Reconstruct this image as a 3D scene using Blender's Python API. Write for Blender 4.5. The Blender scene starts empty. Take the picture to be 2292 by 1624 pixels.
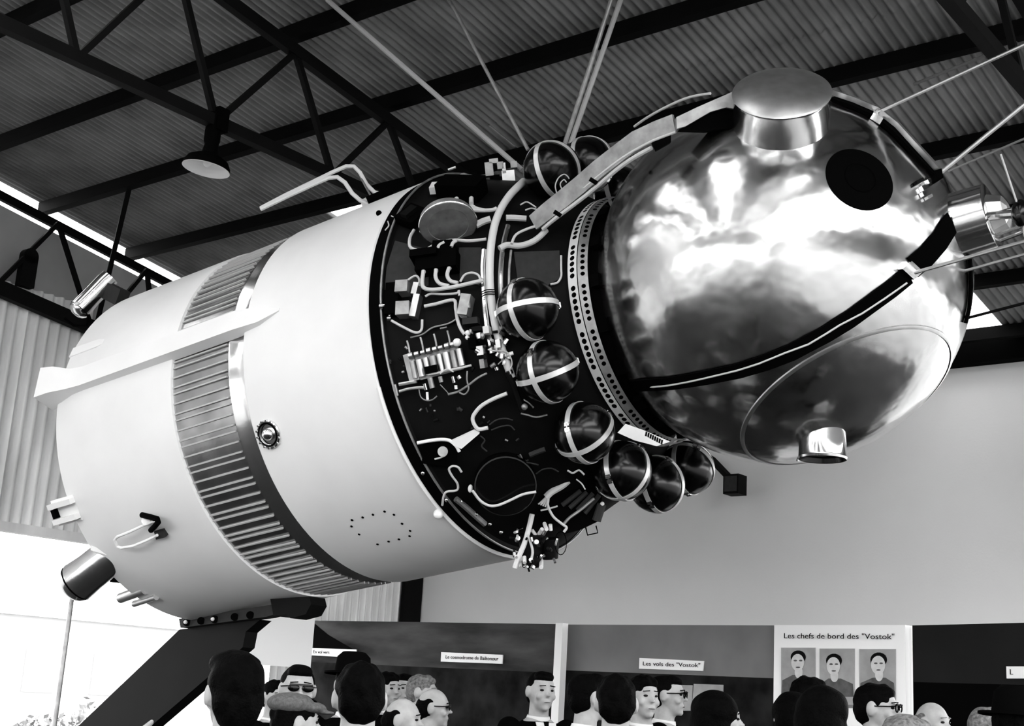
import bpy, bmesh, math, random
import numpy as np
from mathutils import Vector, Matrix

random.seed(7)
rng = np.random.default_rng(11)
SC = bpy.context.scene
COL = SC.collection

# ------------------------------------------------------------------ camera
FPX, TILT, ROLL = 3000.0, math.radians(14.0), math.radians(3.5)
CAM = np.array([0.0, 0.0, 1.65])
W_, H_ = 2292.0, 1624.0
_fw = np.array([0, math.cos(TILT), math.sin(TILT)])
_r0 = np.array([1.0, 0, 0]); _u0 = np.cross(_r0, _fw)
_rt = math.cos(ROLL) * _r0 + math.sin(ROLL) * _u0
_up = -math.sin(ROLL) * _r0 + math.cos(ROLL) * _u0
cd = bpy.data.cameras.new('camera'); cam = bpy.data.objects.new('camera', cd); COL.objects.link(cam)
cd.sensor_fit = 'HORIZONTAL'; cd.sensor_width = 36.0; cd.lens = FPX / W_ * 36.0
cd.clip_start = 0.05; cd.clip_end = 500
cam.matrix_world = Matrix(((_rt[0], _up[0], -_fw[0], CAM[0]), (_rt[1], _up[1], -_fw[1], CAM[1]),
                           (_rt[2], _up[2], -_fw[2], CAM[2]), (0, 0, 0, 1)))
SC.camera = cam

# ------------------------------------------------------------------ sky, light, exposure
world = bpy.data.worlds.new('World'); SC.world = world; world.use_nodes = True
_bg = world.node_tree.nodes['Background']
_bg.inputs[0].default_value = (1, 1, 1, 1)
_bg.inputs[1].default_value = 7.2
SC.view_settings.view_transform = 'Standard'
SC.view_settings.look = 'None'
SC.view_settings.exposure = 0.05
SC.view_settings.gamma = 1.0
SC.view_settings.use_curve_mapping = False

# ------------------------------------------------------------------ geometry helpers
def ray(x, y):
    d = _fw * FPX + _rt * (x - W_ / 2) + _up * (H_ / 2 - y)
    return d / np.linalg.norm(d)
def proj(P):
    d = np.asarray(P, float) - CAM
    z = d @ _fw
    return np.array([W_ / 2 + FPX * (d @ _rt) / z, H_ / 2 - FPX * (d @ _up) / z])
def depth(P): return float((np.asarray(P) - CAM) @ _fw)
def atdepth(x, y, D):
    r = ray(x, y); return CAM + r * (D / (r @ _fw))
def nrm(a):
    a = np.asarray(a, float); return a / (np.linalg.norm(a) + 1e-12)
def on_plane(x, y, n, c):
    r = ray(x, y); return CAM + r * ((c - CAM @ n) / (r @ n))

# hall axes: u runs along the purlins away to the left, v runs down the roof slope to the back wall
PHI = math.radians(51.0)
U = np.array([-math.sin(PHI), math.cos(PHI), 0.0]); V = np.array([math.cos(PHI), math.sin(PHI), 0.0])
Z = np.array([0, 0, 1.0])
def HP(u, v, z): return U * u + V * v + Z * z
RS, RC = 0.15045, 7.7106
def zroof(v): return RC - RS * abs(v)
ROOFN = V * RS + Z
def on_roof(x, y): return on_plane(x, y, ROOFN, RC)

WL = {}
class MB:
    def __init__(s): s.v = []; s.f = []
    def add(s, vs, fs):
        o = len(s.v); s.v += [tuple(map(float, p)) for p in vs]; s.f += [tuple(i + o for i in f) for f in fs]; return s
    def box(s, c, hx, hy, hz):
        c, hx, hy, hz = map(np.asarray, (c, hx, hy, hz))
        vs = [c + a * hx + b * hy + e * hz for e in (-1, 1) for b in (-1, 1) for a in (-1, 1)]
        fs = [(0, 2, 3, 1), (4, 5, 7, 6), (0, 1, 5, 4), (2, 6, 7, 3), (0, 4, 6, 2), (1, 3, 7, 5)]
        if np.dot(np.cross(hx, hy), hz) < 0: fs = [f[::-1] for f in fs]
        return s.add(vs, fs)
    def bar(s, p, q, w, h, upv=(0, 0, 1)):
        p, q = np.asarray(p, float), np.asarray(q, float); t = nrm(q - p)
        sd = np.cross(t, upv)
        if np.linalg.norm(sd) < 1e-4: sd = np.cross(t, (1, 0, 0))
        sd = nrm(sd); u2 = nrm(np.cross(sd, t))
        return s.box((p + q) / 2, (q - p) / 2, sd * w / 2, u2 * h / 2)
    def tube(s, pts, r, n=8, closed=False, cap=True):
        P = [np.asarray(p, float) for p in pts]; m = len(P)
        rr = list(r) if hasattr(r, '__len__') else [r] * m
        T = []
        for i in range(m):
            if closed: t = P[(i + 1) % m] - P[i - 1]
            else: t = P[min(i + 1, m - 1)] - P[max(i - 1, 0)]
            T.append(nrm(t))
        a = np.cross(T[0], (0, 0, 1))
        if np.linalg.norm(a) < 1e-3: a = np.cross(T[0], (1, 0, 0))
        a = nrm(a); vs = []
        for i in range(m):
            a = nrm(a - T[i] * (a @ T[i])); b = np.cross(T[i], a)
            for k in range(n):
                w = 2 * math.pi * k / n
                vs.append(P[i] + rr[i] * (math.cos(w) * a + math.sin(w) * b))
        fs = []
        for i in range(m if closed else m - 1):
            j = (i + 1) % m
            for k in range(n):
                l = (k + 1) % n
                fs.append((i * n + k, i * n + l, j * n + l, j * n + k))
        if cap and not closed:
            fs.append(tuple(range(n))[::-1]); fs.append(tuple((m - 1) * n + k for k in range(n)))
        return s.add(vs, fs)
    def lathe(s, prof, o, ax, n=64, a0=0.0, a1=2 * math.pi, xd=None, cap=False):
        o = np.asarray(o, float); ax = nrm(ax)
        if xd is None:
            xd = np.cross(ax, (0, 0, 1))
            if np.linalg.norm(xd) < 1e-3: xd = np.array([1.0, 0, 0])
        xd = nrm(xd - ax * (ax @ xd)); yd = np.cross(ax, xd)
        full = abs(a1 - a0 - 2 * math.pi) < 1e-6; cnt = n if full else n + 1
        vs = []
        for h, r in prof:
            for k in range(cnt):
                w = a0 + (a1 - a0) * k / n
                vs.append(o + ax * h + r * (math.cos(w) * xd + math.sin(w) * yd))
        fs = []
        for i in range(len(prof) - 1):
            for k in range(n):
                l = (k + 1) % cnt
                fs.append((i * cnt + k, i * cnt + l, (i + 1) * cnt + l, (i + 1) * cnt + k))
        if cap:
            fs.append(tuple(range(cnt))[::-1]); fs.append(tuple((len(prof) - 1) * cnt + k for k in range(cnt)))
        return s.add(vs, fs)
    def cyl(s, p, q, r0, r1=None, n=20):
        p, q = np.asarray(p, float), np.asarray(q, float); L = np.linalg.norm(q - p)
        return s.lathe([(0, r0), (L, r0 if r1 is None else r1)], p, q - p, n, cap=True)
    def ball(s, c, r, ax=None, nu=16, nv=10):
        c = np.asarray(c, float); r = np.ones(3) * r
        A = np.eye(3) if ax is None else np.asarray(ax)
        vs = [c - A[2] * r[2]]; fs = []
        for j in range(1, nv):
            t = math.pi * j / nv - math.pi / 2
            for k in range(nu):
                w = 2 * math.pi * k / nu
                vs.append(c + A[0] * r[0] * math.cos(t) * math.cos(w) + A[1] * r[1] * math.cos(t) * math.sin(w) + A[2] * r[2] * math.sin(t))
        vs.append(c + A[2] * r[2]); e = len(vs) - 1
        for k in range(nu):
            l = (k + 1) % nu
            fs.append((0, 1 + l, 1 + k)); fs.append((e, 1 + (nv - 2) * nu + k, 1 + (nv - 2) * nu + l))
            for j in range(nv - 2):
                fs.append((1 + j * nu + k, 1 + j * nu + l, 1 + (j + 1) * nu + l, 1 + (j + 1) * nu + k))
        return s.add(vs, fs)
    def ribbon(s, pts, nor, w, t):
        """rectangular strip swept along pts; nor = outward normals, w width(s), t thickness"""
        P = [np.asarray(p, float) for p in pts]; m = len(P)
        ww = list(w) if hasattr(w, '__len__') else [w] * m
        vs = []
        for i in range(m):
            tg = nrm(P[min(i + 1, m - 1)] - P[max(i - 1, 0)]); nn = nrm(nor[i]); sd = nrm(np.cross(tg, nn)); nn = nrm(np.cross(sd, tg))
            for a, b in ((-1, 0), (1, 0), (1, 1), (-1, 1)):
                vs.append(P[i] + sd * a * ww[i] / 2 + nn * b * t)
        fs = [(3, 2, 1, 0), tuple((m - 1) * 4 + k for k in range(4))]
        for i in range(m - 1):
            for k in range(4):
                l = (k + 1) % 4
                fs.append((i * 4 + k, i * 4 + l, (i + 1) * 4 + l, (i + 1) * 4 + k))
        return s.add(vs, fs)
    def prism(s, poly, ext):
        ext = np.asarray(ext, float); n = len(poly); P = [np.asarray(p, float) for p in poly]
        vs = P + [p + ext for p in P]
        fs = [tuple(range(n))[::-1], tuple(n + k for k in range(n))] + [(k, (k + 1) % n, n + (k + 1) % n, n + k) for k in range(n)]
        return s.add(vs, fs)
    def mesh(s, name, o=(0, 0, 0), smooth=True, ang=35, fix=True):
        o = np.asarray(o, float); me = bpy.data.meshes.new(name)
        me.from_pydata([tuple(np.asarray(p) - o) for p in s.v], [], s.f); me.update()
        if fix:
            bm = bmesh.new(); bm.from_mesh(me); bmesh.ops.recalc_face_normals(bm, faces=bm.faces); bm.to_mesh(me); bm.free()
        if smooth:
            me.polygons.foreach_set('use_smooth', [True] * len(me.polygons)); me.set_sharp_from_angle(angle=math.radians(ang))
        return me
    def build(s, name, mat, parent=None, smooth=True, ang=35, origin=None, fix=True):
        A = np.array(s.v)
        if origin is None:
            lo, hi = A.min(0), A.max(0); origin = np.array([(lo[0] + hi[0]) / 2, (lo[1] + hi[1]) / 2, lo[2]])
        me = s.mesh(name, origin, smooth, ang, fix); me.materials.append(M[mat] if isinstance(mat, str) else mat)
        o = bpy.data.objects.new(name, me); COL.objects.link(o)
        place(o, origin, parent); return o
def place(o, loc, parent=None):
    loc = np.asarray(loc, float); WL[o.name] = loc
    if parent is not None:
        o.parent = parent; o.location = Vector(loc - WL[parent.name])
    else: o.location = Vector(loc)
def empty(name, loc, parent=None):
    o = bpy.data.objects.new(name, None); COL.objects.link(o); o.empty_display_size = 0.2; place(o, loc, parent); return o
def inst(name, me, Mw, parent=None, mat=None):
    """object sharing mesh data, world matrix Mw, parent translation-only"""
    o = bpy.data.objects.new(name, me); COL.objects.link(o)
    if parent is not None:
        o.parent = parent; o.matrix_basis = Matrix.Translation(-Vector(WL[parent.name])) @ Mw
    else: o.matrix_basis = Mw
    WL[o.name] = np.array(Mw.translation)
    if mat is not None:
        o.material_slots[0].link = 'OBJECT'; o.material_slots[0].material = M[mat]
    return o
def kid(name, me, parent, mat=None):
    """child living in its parent's own local frame"""
    o = bpy.data.objects.new(name, me); COL.objects.link(o); o.parent = parent
    if mat is not None:
        o.material_slots[0].link = 'OBJECT'; o.material_slots[0].material = M[mat]
    return o
def frame(o, x, y, z):
    return Matrix(((x[0], y[0], z[0], o[0]), (x[1], y[1], z[1], o[1]), (x[2], y[2], z[2], o[2]), (0, 0, 0, 1)))
def tag(o, label, cat, group=None):
    o['label'] = label; o['category'] = cat
    if group: o['group'] = group
    return o
def struct(o): o['kind'] = 'structure'; return o

# ------------------------------------------------------------------ materials (black-and-white picture: all greys)
M = {}
def mat(name, g, rough=0.5, metal=0.0, var=0.0, vs=3.0, bump=0.0, bs=20.0, rvar=0.0, coat=0.0, stretch=None, det=4.0, spec=0.5):
    m = bpy.data.materials.new(name); m.use_nodes = True; nt = m.node_tree; b = nt.nodes['Principled BSDF']
    b.inputs['Base Color'].default_value = (g, g, g, 1); b.inputs['Roughness'].default_value = rough
    b.inputs['Metallic'].default_value = metal; b.inputs['Coat Weight'].default_value = coat
    b.inputs['Specular IOR Level'].default_value = spec
    geo = nt.nodes.new('ShaderNodeNewGeometry'); src = geo.outputs['Position']
    if stretch:
        mp = nt.nodes.new('ShaderNodeMapping'); mp.inputs['Scale'].default_value = stretch
        nt.links.new(src, mp.inputs['Vector']); src = mp.outputs['Vector']
    def noise(sc, dt):
        n = nt.nodes.new('ShaderNodeTexNoise'); n.inputs['Scale'].default_value = sc; n.inputs['Detail'].default_value = dt
        nt.links.new(src, n.inputs['Vector']); return n.outputs['Fac']
    def rampto(fac, lo, hi, sock, colour):
        mr = nt.nodes.new('ShaderNodeMapRange'); mr.inputs['From Min'].default_value = 0.3; mr.inputs['From Max'].default_value = 0.7
        mr.inputs['To Min'].default_value = lo; mr.inputs['To Max'].default_value = hi
        nt.links.new(fac, mr.inputs['Value'])
        if colour:
            cb = nt.nodes.new('ShaderNodeCombineColor')
            for k in range(3): nt.links.new(mr.outputs[0], cb.inputs[k])
            nt.links.new(cb.outputs[0], sock)
        else: nt.links.new(mr.outputs[0], sock)
    if var: rampto(noise(vs, det), g * (1 - var), min(1, g * (1 + var)), b.inputs['Base Color'], True)
    if rvar: rampto(noise(vs * 1.7, det), max(0.02, rough - rvar), min(1, rough + rvar), b.inputs['Roughness'], False)
    if bump:
        bp = nt.nodes.new('ShaderNodeBump'); bp.inputs['Strength'].default_value = bump; bp.inputs['Distance'].default_value = 0.02 if bs > 5 else 0.06
        nt.links.new(noise(bs, 3.0), bp.inputs['Height']); nt.links.new(bp.outputs['Normal'], b.inputs['Normal'])
    M[name] = m; return m
mat('white_paint', 0.74, 0.45, var=0.04, vs=2.0)
mat('white_gloss', 0.78, 0.3)
mat('sphere_metal', 0.6, 0.2, 1.0, var=0.14, vs=2.2, bump=0.3, bs=2.4, rvar=0.06, det=2.0)
mat('silver', 0.78, 0.16, 1.0, var=0.08, vs=6, bump=0.05, bs=9)
mat('silver_dull', 0.6, 0.38, 1.0, var=0.12, vs=12)
mat('plate_metal', 0.32, 0.5, 0.8, var=0.25, vs=14)
mat('band_metal', 0.4, 0.25, 1.0, var=0.3, vs=5, bump=0.1, bs=7)
mat('rib_paint', 0.6, 0.45)
mat('band_rib', 0.42, 0.5)
mat('panel_white', 0.85, 0.6, spec=0.2)
mat('rod_paint', 0.34, 0.4)
mat('dark_panel', 0.0035, 0.6, var=0.3, vs=6, spec=0.06)
mat('mid_panel', 0.022, 0.65, var=0.15, vs=20, spec=0.15)
mat('black', 0.0012, 0.7, spec=0.01)
mat('black_gloss', 0.001, 0.2, spec=0.36)
mat('black_cloth', 0.0012, 0.9, spec=0.008)
mat('cable', 0.5, 0.45)
mat('strap', 0.66, 0.3, 0.35)
mat('steel_dark', 0.003, 0.6, var=0.2, vs=5, spec=0.06)
mat('purlin_paint', 0.0025, 0.7, var=0.2, vs=4, spec=0.04)
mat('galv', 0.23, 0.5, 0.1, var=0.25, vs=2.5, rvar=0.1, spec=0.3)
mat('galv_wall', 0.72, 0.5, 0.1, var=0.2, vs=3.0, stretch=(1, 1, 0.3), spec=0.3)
mat('canvas', 0.32, 0.8, var=0.12, vs=1.5, spec=0.2)
mat('plaster', 0.66, 0.85, var=0.05, vs=0.6, bump=0.05, bs=40, spec=0.2)
mat('concrete', 0.014, 0.8, var=0.15, vs=1.2, spec=0.1)
mat('ground', 0.15, 0.9, var=0.06, vs=0.4)
mat('board_white', 0.85, 0.6, spec=0.2)
mat('board_grey', 0.16, 0.7, var=0.12, vs=2.2, spec=0.15)
mat('board_dark', 0.012, 0.8, var=0.2, vs=2, spec=0.05)
mat('mural', 0.04, 0.7, var=0.97, vs=1.3, stretch=(0.6, 0.6, 2.6), det=6, spec=0.06)
mat('photo_low', 0.01, 0.7, var=0.95, vs=3.5, det=4, spec=0.04)
mat('photo_grey', 0.3, 0.6, var=0.15, vs=8, spec=0.2)
mat('photo_skin', 0.52, 0.6, var=0.1, vs=20)
mat('photo_dark', 0.05, 0.6, var=0.5, vs=14)
mat('ink', 0.003, 0.8, spec=0.05)
mat('skin', 0.27, 0.55, var=0.12, vs=25, spec=0.3)
mat('hair_black', 0.0012, 0.6, var=0.4, vs=60, bump=0.3, bs=120, spec=0.012)
mat('hair_grey', 0.1, 0.7, var=0.6, vs=60, bump=0.5, bs=120, spec=0.2)
mat('suit_black', 0.0012, 0.9, var=0.2, vs=30, spec=0.005)
mat('suit_grey', 0.008, 0.85, var=0.25, vs=40, spec=0.04)
mat('coat_tweed', 0.03, 0.9, var=0.6, vs=90, spec=0.1)
mat('shirt', 0.55, 0.7, spec=0.2)
mat('cap_cloth', 0.075, 0.9, var=0.3, vs=90, spec=0.1)
mat('lens', 0.001, 0.15, spec=0.15)
mat('facade', 0.6, 0.8, var=0.05, vs=1)
mat('leaf', 0.22, 0.7, var=0.4, vs=5)
mat('glass_dark', 0.3, 0.2)
_sk = mat('skylight', 0.85, 0.5); _b = _sk.node_tree.nodes['Principled BSDF']
_tr = _sk.node_tree.nodes.new('ShaderNodeBsdfTranslucent'); _tr.inputs[0].default_value = (0.9, 0.9, 0.9, 1)
_sk.node_tree.links.new(_tr.outputs[0], _sk.node_tree.nodes['Material Output'].inputs[0])
# ================================================================== HALL
UG = 12.76                       # gable wall
VB = 14.0                        # back wall
U0, VF = -1.6, -5.0              # far ends behind / beside the camera
fl = struct(MB().box(HP((U0 + UG) / 2, (VF + VB) / 2, -0.1), U * (UG - U0) / 2, V * (VB - VF) / 2, Z * 0.1).build('floor', 'concrete'))
gr = struct(MB().box((0, 0, -0.22), (70, 0, 0), (0, 70, 0), (0, 0, 0.1)).build('ground', 'ground'))

# ---- back wall
def wbox(u0, u1, z0, z1): return MB().box(HP((u0 + u1) / 2, VB + 0.1, (z0 + z1) / 2), U * (u1 - u0) / 2, V * 0.1, Z * (z1 - z0) / 2)
wb = struct(wbox(3.5, UG, 0, 5.41).build('wall_back', 'plaster'))
wbox(-0.6, 3.5, 4.3, 5.41).build('wall_lintel', 'plaster', wb); wbox(U0, -0.6, 0, 5.41).build('wall_pier', 'plaster', wb)   # unseen doorway, added for bright reflections on sphere and bottles
struct(MB().box(HP((U0 + UG) / 2, VB - 0.02, 5.53), U * (UG - U0) / 2, V * 0.12, Z * 0.115).build('trim_1', 'black'))
struct(MB().box(HP((U0 + UG) / 2, VB + 0.02, 5.655), U * (UG - U0) / 2, V * 0.14, Z * 0.012).box(HP((U0 + UG) / 2, VB + 0.06, 5.69), U * (UG - U0) / 2, V * 0.1, Z * 0.02).build('trim_2', 'board_white'))

# ---- corrugated sheet meshes
def corr_mesh(name, length, waves, pitch, amp, mat_, seg=6):
    n = waves * seg; vs = []; fs = []
    for j in (0, 1):
        for i in range(n + 1):
            vs.append((i * pitch / seg, j * length, amp * math.cos(2 * math.pi * i / seg)))
    for i in range(n): fs.append((i, i + 1, n + 2 + i, n + 1 + i))
    me = bpy.data.meshes.new(name); me.from_pydata(vs, [], fs); me.update()
    me.polygons.foreach_set('use_smooth', [True] * len(me.polygons)); me.materials.append(M[mat_]); return me
ceil = struct(empty('ceiling', HP(3.4, 4.5, zroof(4.5))))
PIT, NW = 0.0803, 11
rows = [(0.0, 2.3), (2.25, 4.6), (4.55, 8.33), (8.27, 11.05), (11.0, 14.45), (4.55, 8.75), (8.69, 11.05)]
sheet = {}
ncol = 17; ustart = 13.333
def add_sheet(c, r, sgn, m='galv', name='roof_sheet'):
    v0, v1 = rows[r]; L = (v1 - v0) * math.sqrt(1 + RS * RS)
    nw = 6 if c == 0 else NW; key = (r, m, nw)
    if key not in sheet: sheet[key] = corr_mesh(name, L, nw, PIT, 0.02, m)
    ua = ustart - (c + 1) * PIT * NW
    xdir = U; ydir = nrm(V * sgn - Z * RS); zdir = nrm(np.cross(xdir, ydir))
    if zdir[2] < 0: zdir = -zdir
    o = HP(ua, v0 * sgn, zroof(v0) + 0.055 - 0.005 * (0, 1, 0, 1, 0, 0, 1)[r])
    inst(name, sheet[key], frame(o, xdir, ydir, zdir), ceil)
for c in range(ncol):
    ua = ustart - (c + 1) * PIT * NW
    for r in ((0, 1, 2, 3, 4) if ua < 7.0 else (0, 1, 5, 6, 4)):
        if (r < 2 and c % 3 == 1) or (r == 4 and ua < 4.6 < ua + PIT * NW + 0.01) or (r == 6 and ua < 9.5 < ua + PIT * NW):  # first two rows: unseen skylights added for bright patches mirrored in the sphere
            add_sheet(c, r, 1, 'skylight', 'skylight_sheet'); continue
        add_sheet(c, r, 1)
    for r in range(2):
        if c % 3 == 1: add_sheet(c, r, -1, 'skylight', 'skylight_sheet')  # unseen front-slope skylights, added for the same reflections
        else: add_sheet(c, r, -1)
# ---- purlins, trusses
for v_ in (0.35, 1.55, 2.75, 4.02, 5.25, 6.45, 7.55, 8.72, 10.0, 11.2, 12.4, 13.6, -1.6, -3.4, -5.2):
    z = zroof(v_)
    MB().box(HP((U0 + 12.9) / 2, v_, z - 0.025), U * (12.9 - U0) / 2, V * 0.045, Z * 0.065).build('purlin', 'purlin_paint', ceil)
def truss(u_, zb=5.67, lamp=False):
    a, b = HP(u_, 0, zroof(0) - 0.19), HP(u_, 13.9, zroof(13.9) - 0.19)
    MB().bar(a, b, 0.07, 0.10).build('truss_top_chord', 'steel_dark', ceil)
    MB().bar(HP(u_, -4.9, zb), HP(u_, 13.2, zb - 0.0), 0.08, 0.09).build('truss_bottom_chord', 'steel_dark', ceil)
    tops = [2.75, 4.02, 5.25, 6.45, 7.55, 8.72, 10.0]; bots = [3.35, 4.56, 5.76, 6.97, 8.1, 9.3]
    for t, b_ in [(x, y) for i, y in enumerate(bots) for x in tops[i:i + 2]]:
        MB().bar(HP(u_, t, zroof(t) - 0.2), HP(u_, b_, zb), 0.045, 0.045).build('truss_web', 'steel_dark', ceil)
    MB().bar(HP(u_, -5.0, zroof(5.0) - 0.19), a, 0.07, 0.10).build('truss_top_chord', 'steel_dark', ceil)
truss(7.64); truss(2.5)
# conduit clipped under the roof
for p, q in (((2045, 150), (2275, 55)),):
    MB().tube([on_roof(*p) - Z * 0.14, on_roof(*q) - Z * 0.14], 0.012, 8).build('conduit', 'board_grey', ceil)

# ---- gable wall: corrugated sheets over the big door, canvas behind the end truss
wl = struct(empty('wall_left', HP(UG, 4.5, 0)))
WP, WN = 0.13, 6
VD0, VD1, ZH = 0.6, 10.9, 3.05
def wall_sheet(v0, z0, z1):
    key = ('w', round(z1 - z0, 2))
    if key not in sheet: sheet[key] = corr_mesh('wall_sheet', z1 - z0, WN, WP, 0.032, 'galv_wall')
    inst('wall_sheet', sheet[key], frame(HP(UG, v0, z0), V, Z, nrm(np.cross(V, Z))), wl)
v_ = VF
while v_ < VB - 0.1:
    full = v_ + WP * WN < VD0 + 0.2 or v_ > VD1 - 0.3
    ztop = zroof(abs(v_) + WP * WN) - 0.95
    ztop = round(ztop / 0.2) * 0.2
    if full: wall_sheet(v_, 0.0, ztop)
    else: wall_sheet(v_, ZH, ztop)
    v_ += WP * WN
MB().box(HP(UG - 0.02, (VD0 + VD1) / 2, ZH), U * 0.06, V * (VD1 - VD0) / 2, Z * 0.05).build('door_header', 'galv_wall', wl)
for vv in (VD0, VD1): MB().box(HP(UG, vv, ZH / 2), U * 0.06, V * 0.05, Z * ZH / 2).build('door_post', 'board_grey', wl)
# canvas sheet closing the top of the gable, a gap of daylight left under the roof
cv = MB()
for sg in (1, -1):
    vs = (0.0, 13.9) if sg > 0 else (0.0, 5.0)
    pl = [HP(UG + 0.12, sg * vs[0], 4.6), HP(UG + 0.12, sg * vs[1], 4.6), HP(UG + 0.12, sg * vs[1], zroof(vs[1]) - 0.215), HP(UG + 0.12, sg * vs[0], zroof(vs[0]) - 0.215)]
    cv.prism(pl, U * 0.01)
cv.build('gable_canvas', 'canvas', wl, smooth=False)
MB().bar(HP(UG + 0.05, 0, zroof(0) - 0.15), HP(UG + 0.05, 13.9, zroof(13.9) - 0.15), 0.06, 0.09).build('gable_rafter', 'steel_dark', wl)
MB().bar(HP(UG - 0.1, 0.5, 6.25), HP(UG - 0.1, 12.9, 4.78), 0.1, 0.16).build('gable_beam', 'steel_dark', wl)
def gz(v): return 6.25 - (v - 0.5) * 0.1185
for t, b_ in ((5.25, 4.6), (6.45, 5.8), (6.45, 7.0), (7.62, 7.02), (7.62, 8.2), (8.82, 8.28), (8.82, 9.1), (10.0, 9.4), (10.0, 10.6)):
    MB().bar(HP(UG - 0.12, t, zroof(t) - 0.2), HP(UG - 0.12, b_, gz(b_)), 0.045, 0.045).build('gable_web', 'steel_dark', wl)
MB().bar(on_roof(293, 402) - Z * 0.02, HP(UG - 0.14, 8.25, gz(8.25)), 0.05, 0.05).build('gable_brace', 'steel_dark', wl)
MB().box(HP(UG - 0.06, 13.8, 2.7), U * 0.03, V * 0.18, Z * 2.7).build('corner_shade_strip', 'steel_dark', wl)  # dark strip standing in for the shadowed gap at the wall corner
_dp = on_plane(60, 608, U, UG - 0.1)
MB().box(_dp, U * 0.05, V * 0.085, Z * 0.17).cyl(_dp + Z * 0.17 - U * 0.05, _dp + Z * 0.17 + U * 0.05, 0.085).build('wall_duct', 'steel_dark', wl)

# ---- right gable (beside the camera): boarded wall with a tall open doorway
wr = struct(empty('wall_right', HP(U0, 4.5, 0)))
for (a, b, z0, z1) in ((VF, -2.5, 0, 5.4), (-2.5, VB, 3.9, 5.5)):
    MB().box(HP(U0 - 0.06, (a + b) / 2, (z0 + z1) / 2), U * 0.06, V * (b - a) / 2, Z * (z1 - z0) / 2).build('wall_board', 'canvas', wr)

# ---- front wall behind the camera: unseen boarding and posts, added to break the sphere's reflection
wf = struct(empty('wall_front_added', HP(3.4, VF, 0)))
MB().box(HP((U0 + UG) / 2, VF - 0.1, 5.75), U * (UG - U0) / 2, V * 0.05, Z * 1.15).build('reflection_board', 'canvas', wf)
for uu in (-1.4, 3.2, 7.8, 12.4): MB().box(HP(uu, VF - 0.1, 2.3), U * 0.15, V * 0.12, Z * 2.3).build('reflection_post', 'steel_dark', wf)
# ---- pendant lamp on the truss
LN = on_plane(480, 268, U, 7.64)
lamp = tag(empty('pendant_lamp', LN - Z * 0.62), 'dark enamel pendant lamp with white inside, hung from the roof truss', 'lamp')
lc = on_plane(461, 378, U, 7.64)
MB().cyl(LN + Z * 0.05, LN - Z * 0.1, 0.05, 0.05).box(LN + V * 0.03, U * 0.07, V * 0.05, Z * 0.09).build('mount', 'black', lamp)
MB().lathe([(0, 0.045), (0.05, 0.06), (0.13, 0.06), (0.15, 0.05)], LN - Z * 0.22, Z, 20, cap=True).build('socket', 'black', lamp)
tl = nrm(Z + V * 0.06 - U * 0.1)
sh = MB().lathe([(0.0, 0.178), (0.03, 0.172), (0.07, 0.15), (0.10, 0.10), (0.12, 0.06), (0.2, 0.05)], lc, tl, 40)
sh.build('lamp_shade', 'black', lamp, fix=False)
MB().lathe([(-0.003, 0.176), (0.028, 0.168), (0.066, 0.146), (0.095, 0.096), (0.1, 0.0001)], lc, tl, 40).build('shade_lining', 'board_white', lamp)
MB().ball(lc + tl * 0.06, (0.035, 0.035, 0.045)).build('bulb', 'white_gloss', lamp)

# ---- floodlight on the back wall
fp = on_plane(1645, 1085, V, VB - 0.3); fa = on_plane(1588, 1022, V, VB)
fld = tag(empty('wall_floodlight', fp), 'small dark square floodlight on an arm on the pale wall', 'lamp')
MB().bar(fa, fp + V * 0.05, 0.07, 0.06).build('arm', 'steel_dark', fld)
MB().box(fp, U * 0.1, V * 0.1, Z * 0.115).build('housing', 'steel_dark', fld)
MB().box(fp - V * 0.102 , U * 0.08, V * 0.006, Z * 0.09).build('lens', 'mid_panel', fld)

# ---- outside, seen through the door
def outside_pt(x, y, D): return atdepth(x, y, D)
b0 = HP(34, 22, 0)
bld = tag(empty('building', b0), 'pale low building beyond the open door', 'building')
MB().box(b0 + Z * 1.5, U * 1.5, V * 7, Z * 1.5).build('wall', 'facade', bld)
MB().box(b0 + Z * 3.08, U * 1.8, V * 7.3, Z * 0.08).build('roof', 'facade', bld)
for k in range(6):
    MB().box(b0 - U * 1.52 + V * (-5.2 + k * 2.1) + Z * 1.6, U * 0.03, V * 0.5, Z * 0.55).build('window', 'glass_dark', bld)
def bush(loc, r, label):
    t = empty('bush', loc); mb = MB()
    for k in range(420):
        d_ = nrm(rng.normal(size=3)); d_[2] = abs(d_[2]); c = np.asarray(loc) + d_ * r * (0.6 + 0.4 * rng.random()) * np.array([1, 1, 1.25]) + Z * 0.1
        a = nrm(rng.normal(size=3)); b = nrm(np.cross(a, rng.normal(size=3))); s_ = 0.09
        mb.add([c - a * s_, c + b * s_ * 0.5, c + a * s_, c - b * s_ * 0.5], [(0, 1, 2, 3)])
    mb.build('foliage', 'leaf', t, fix=False)['kind'] = 'stuff'
    MB().cyl(loc, np.asarray(loc) + Z * r * 0.9, 0.05, 0.03, 8).build('stem', 'steel_dark', t)
    tag(t, label, 'bush')
bush(HP(24.5, 17.2, -0.12), 0.95, 'taller pale bush outside the open door beside the low building')
bush(HP(23.0, 15.0, -0.12), 0.7, 'smaller pale bush outside the open door')
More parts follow.
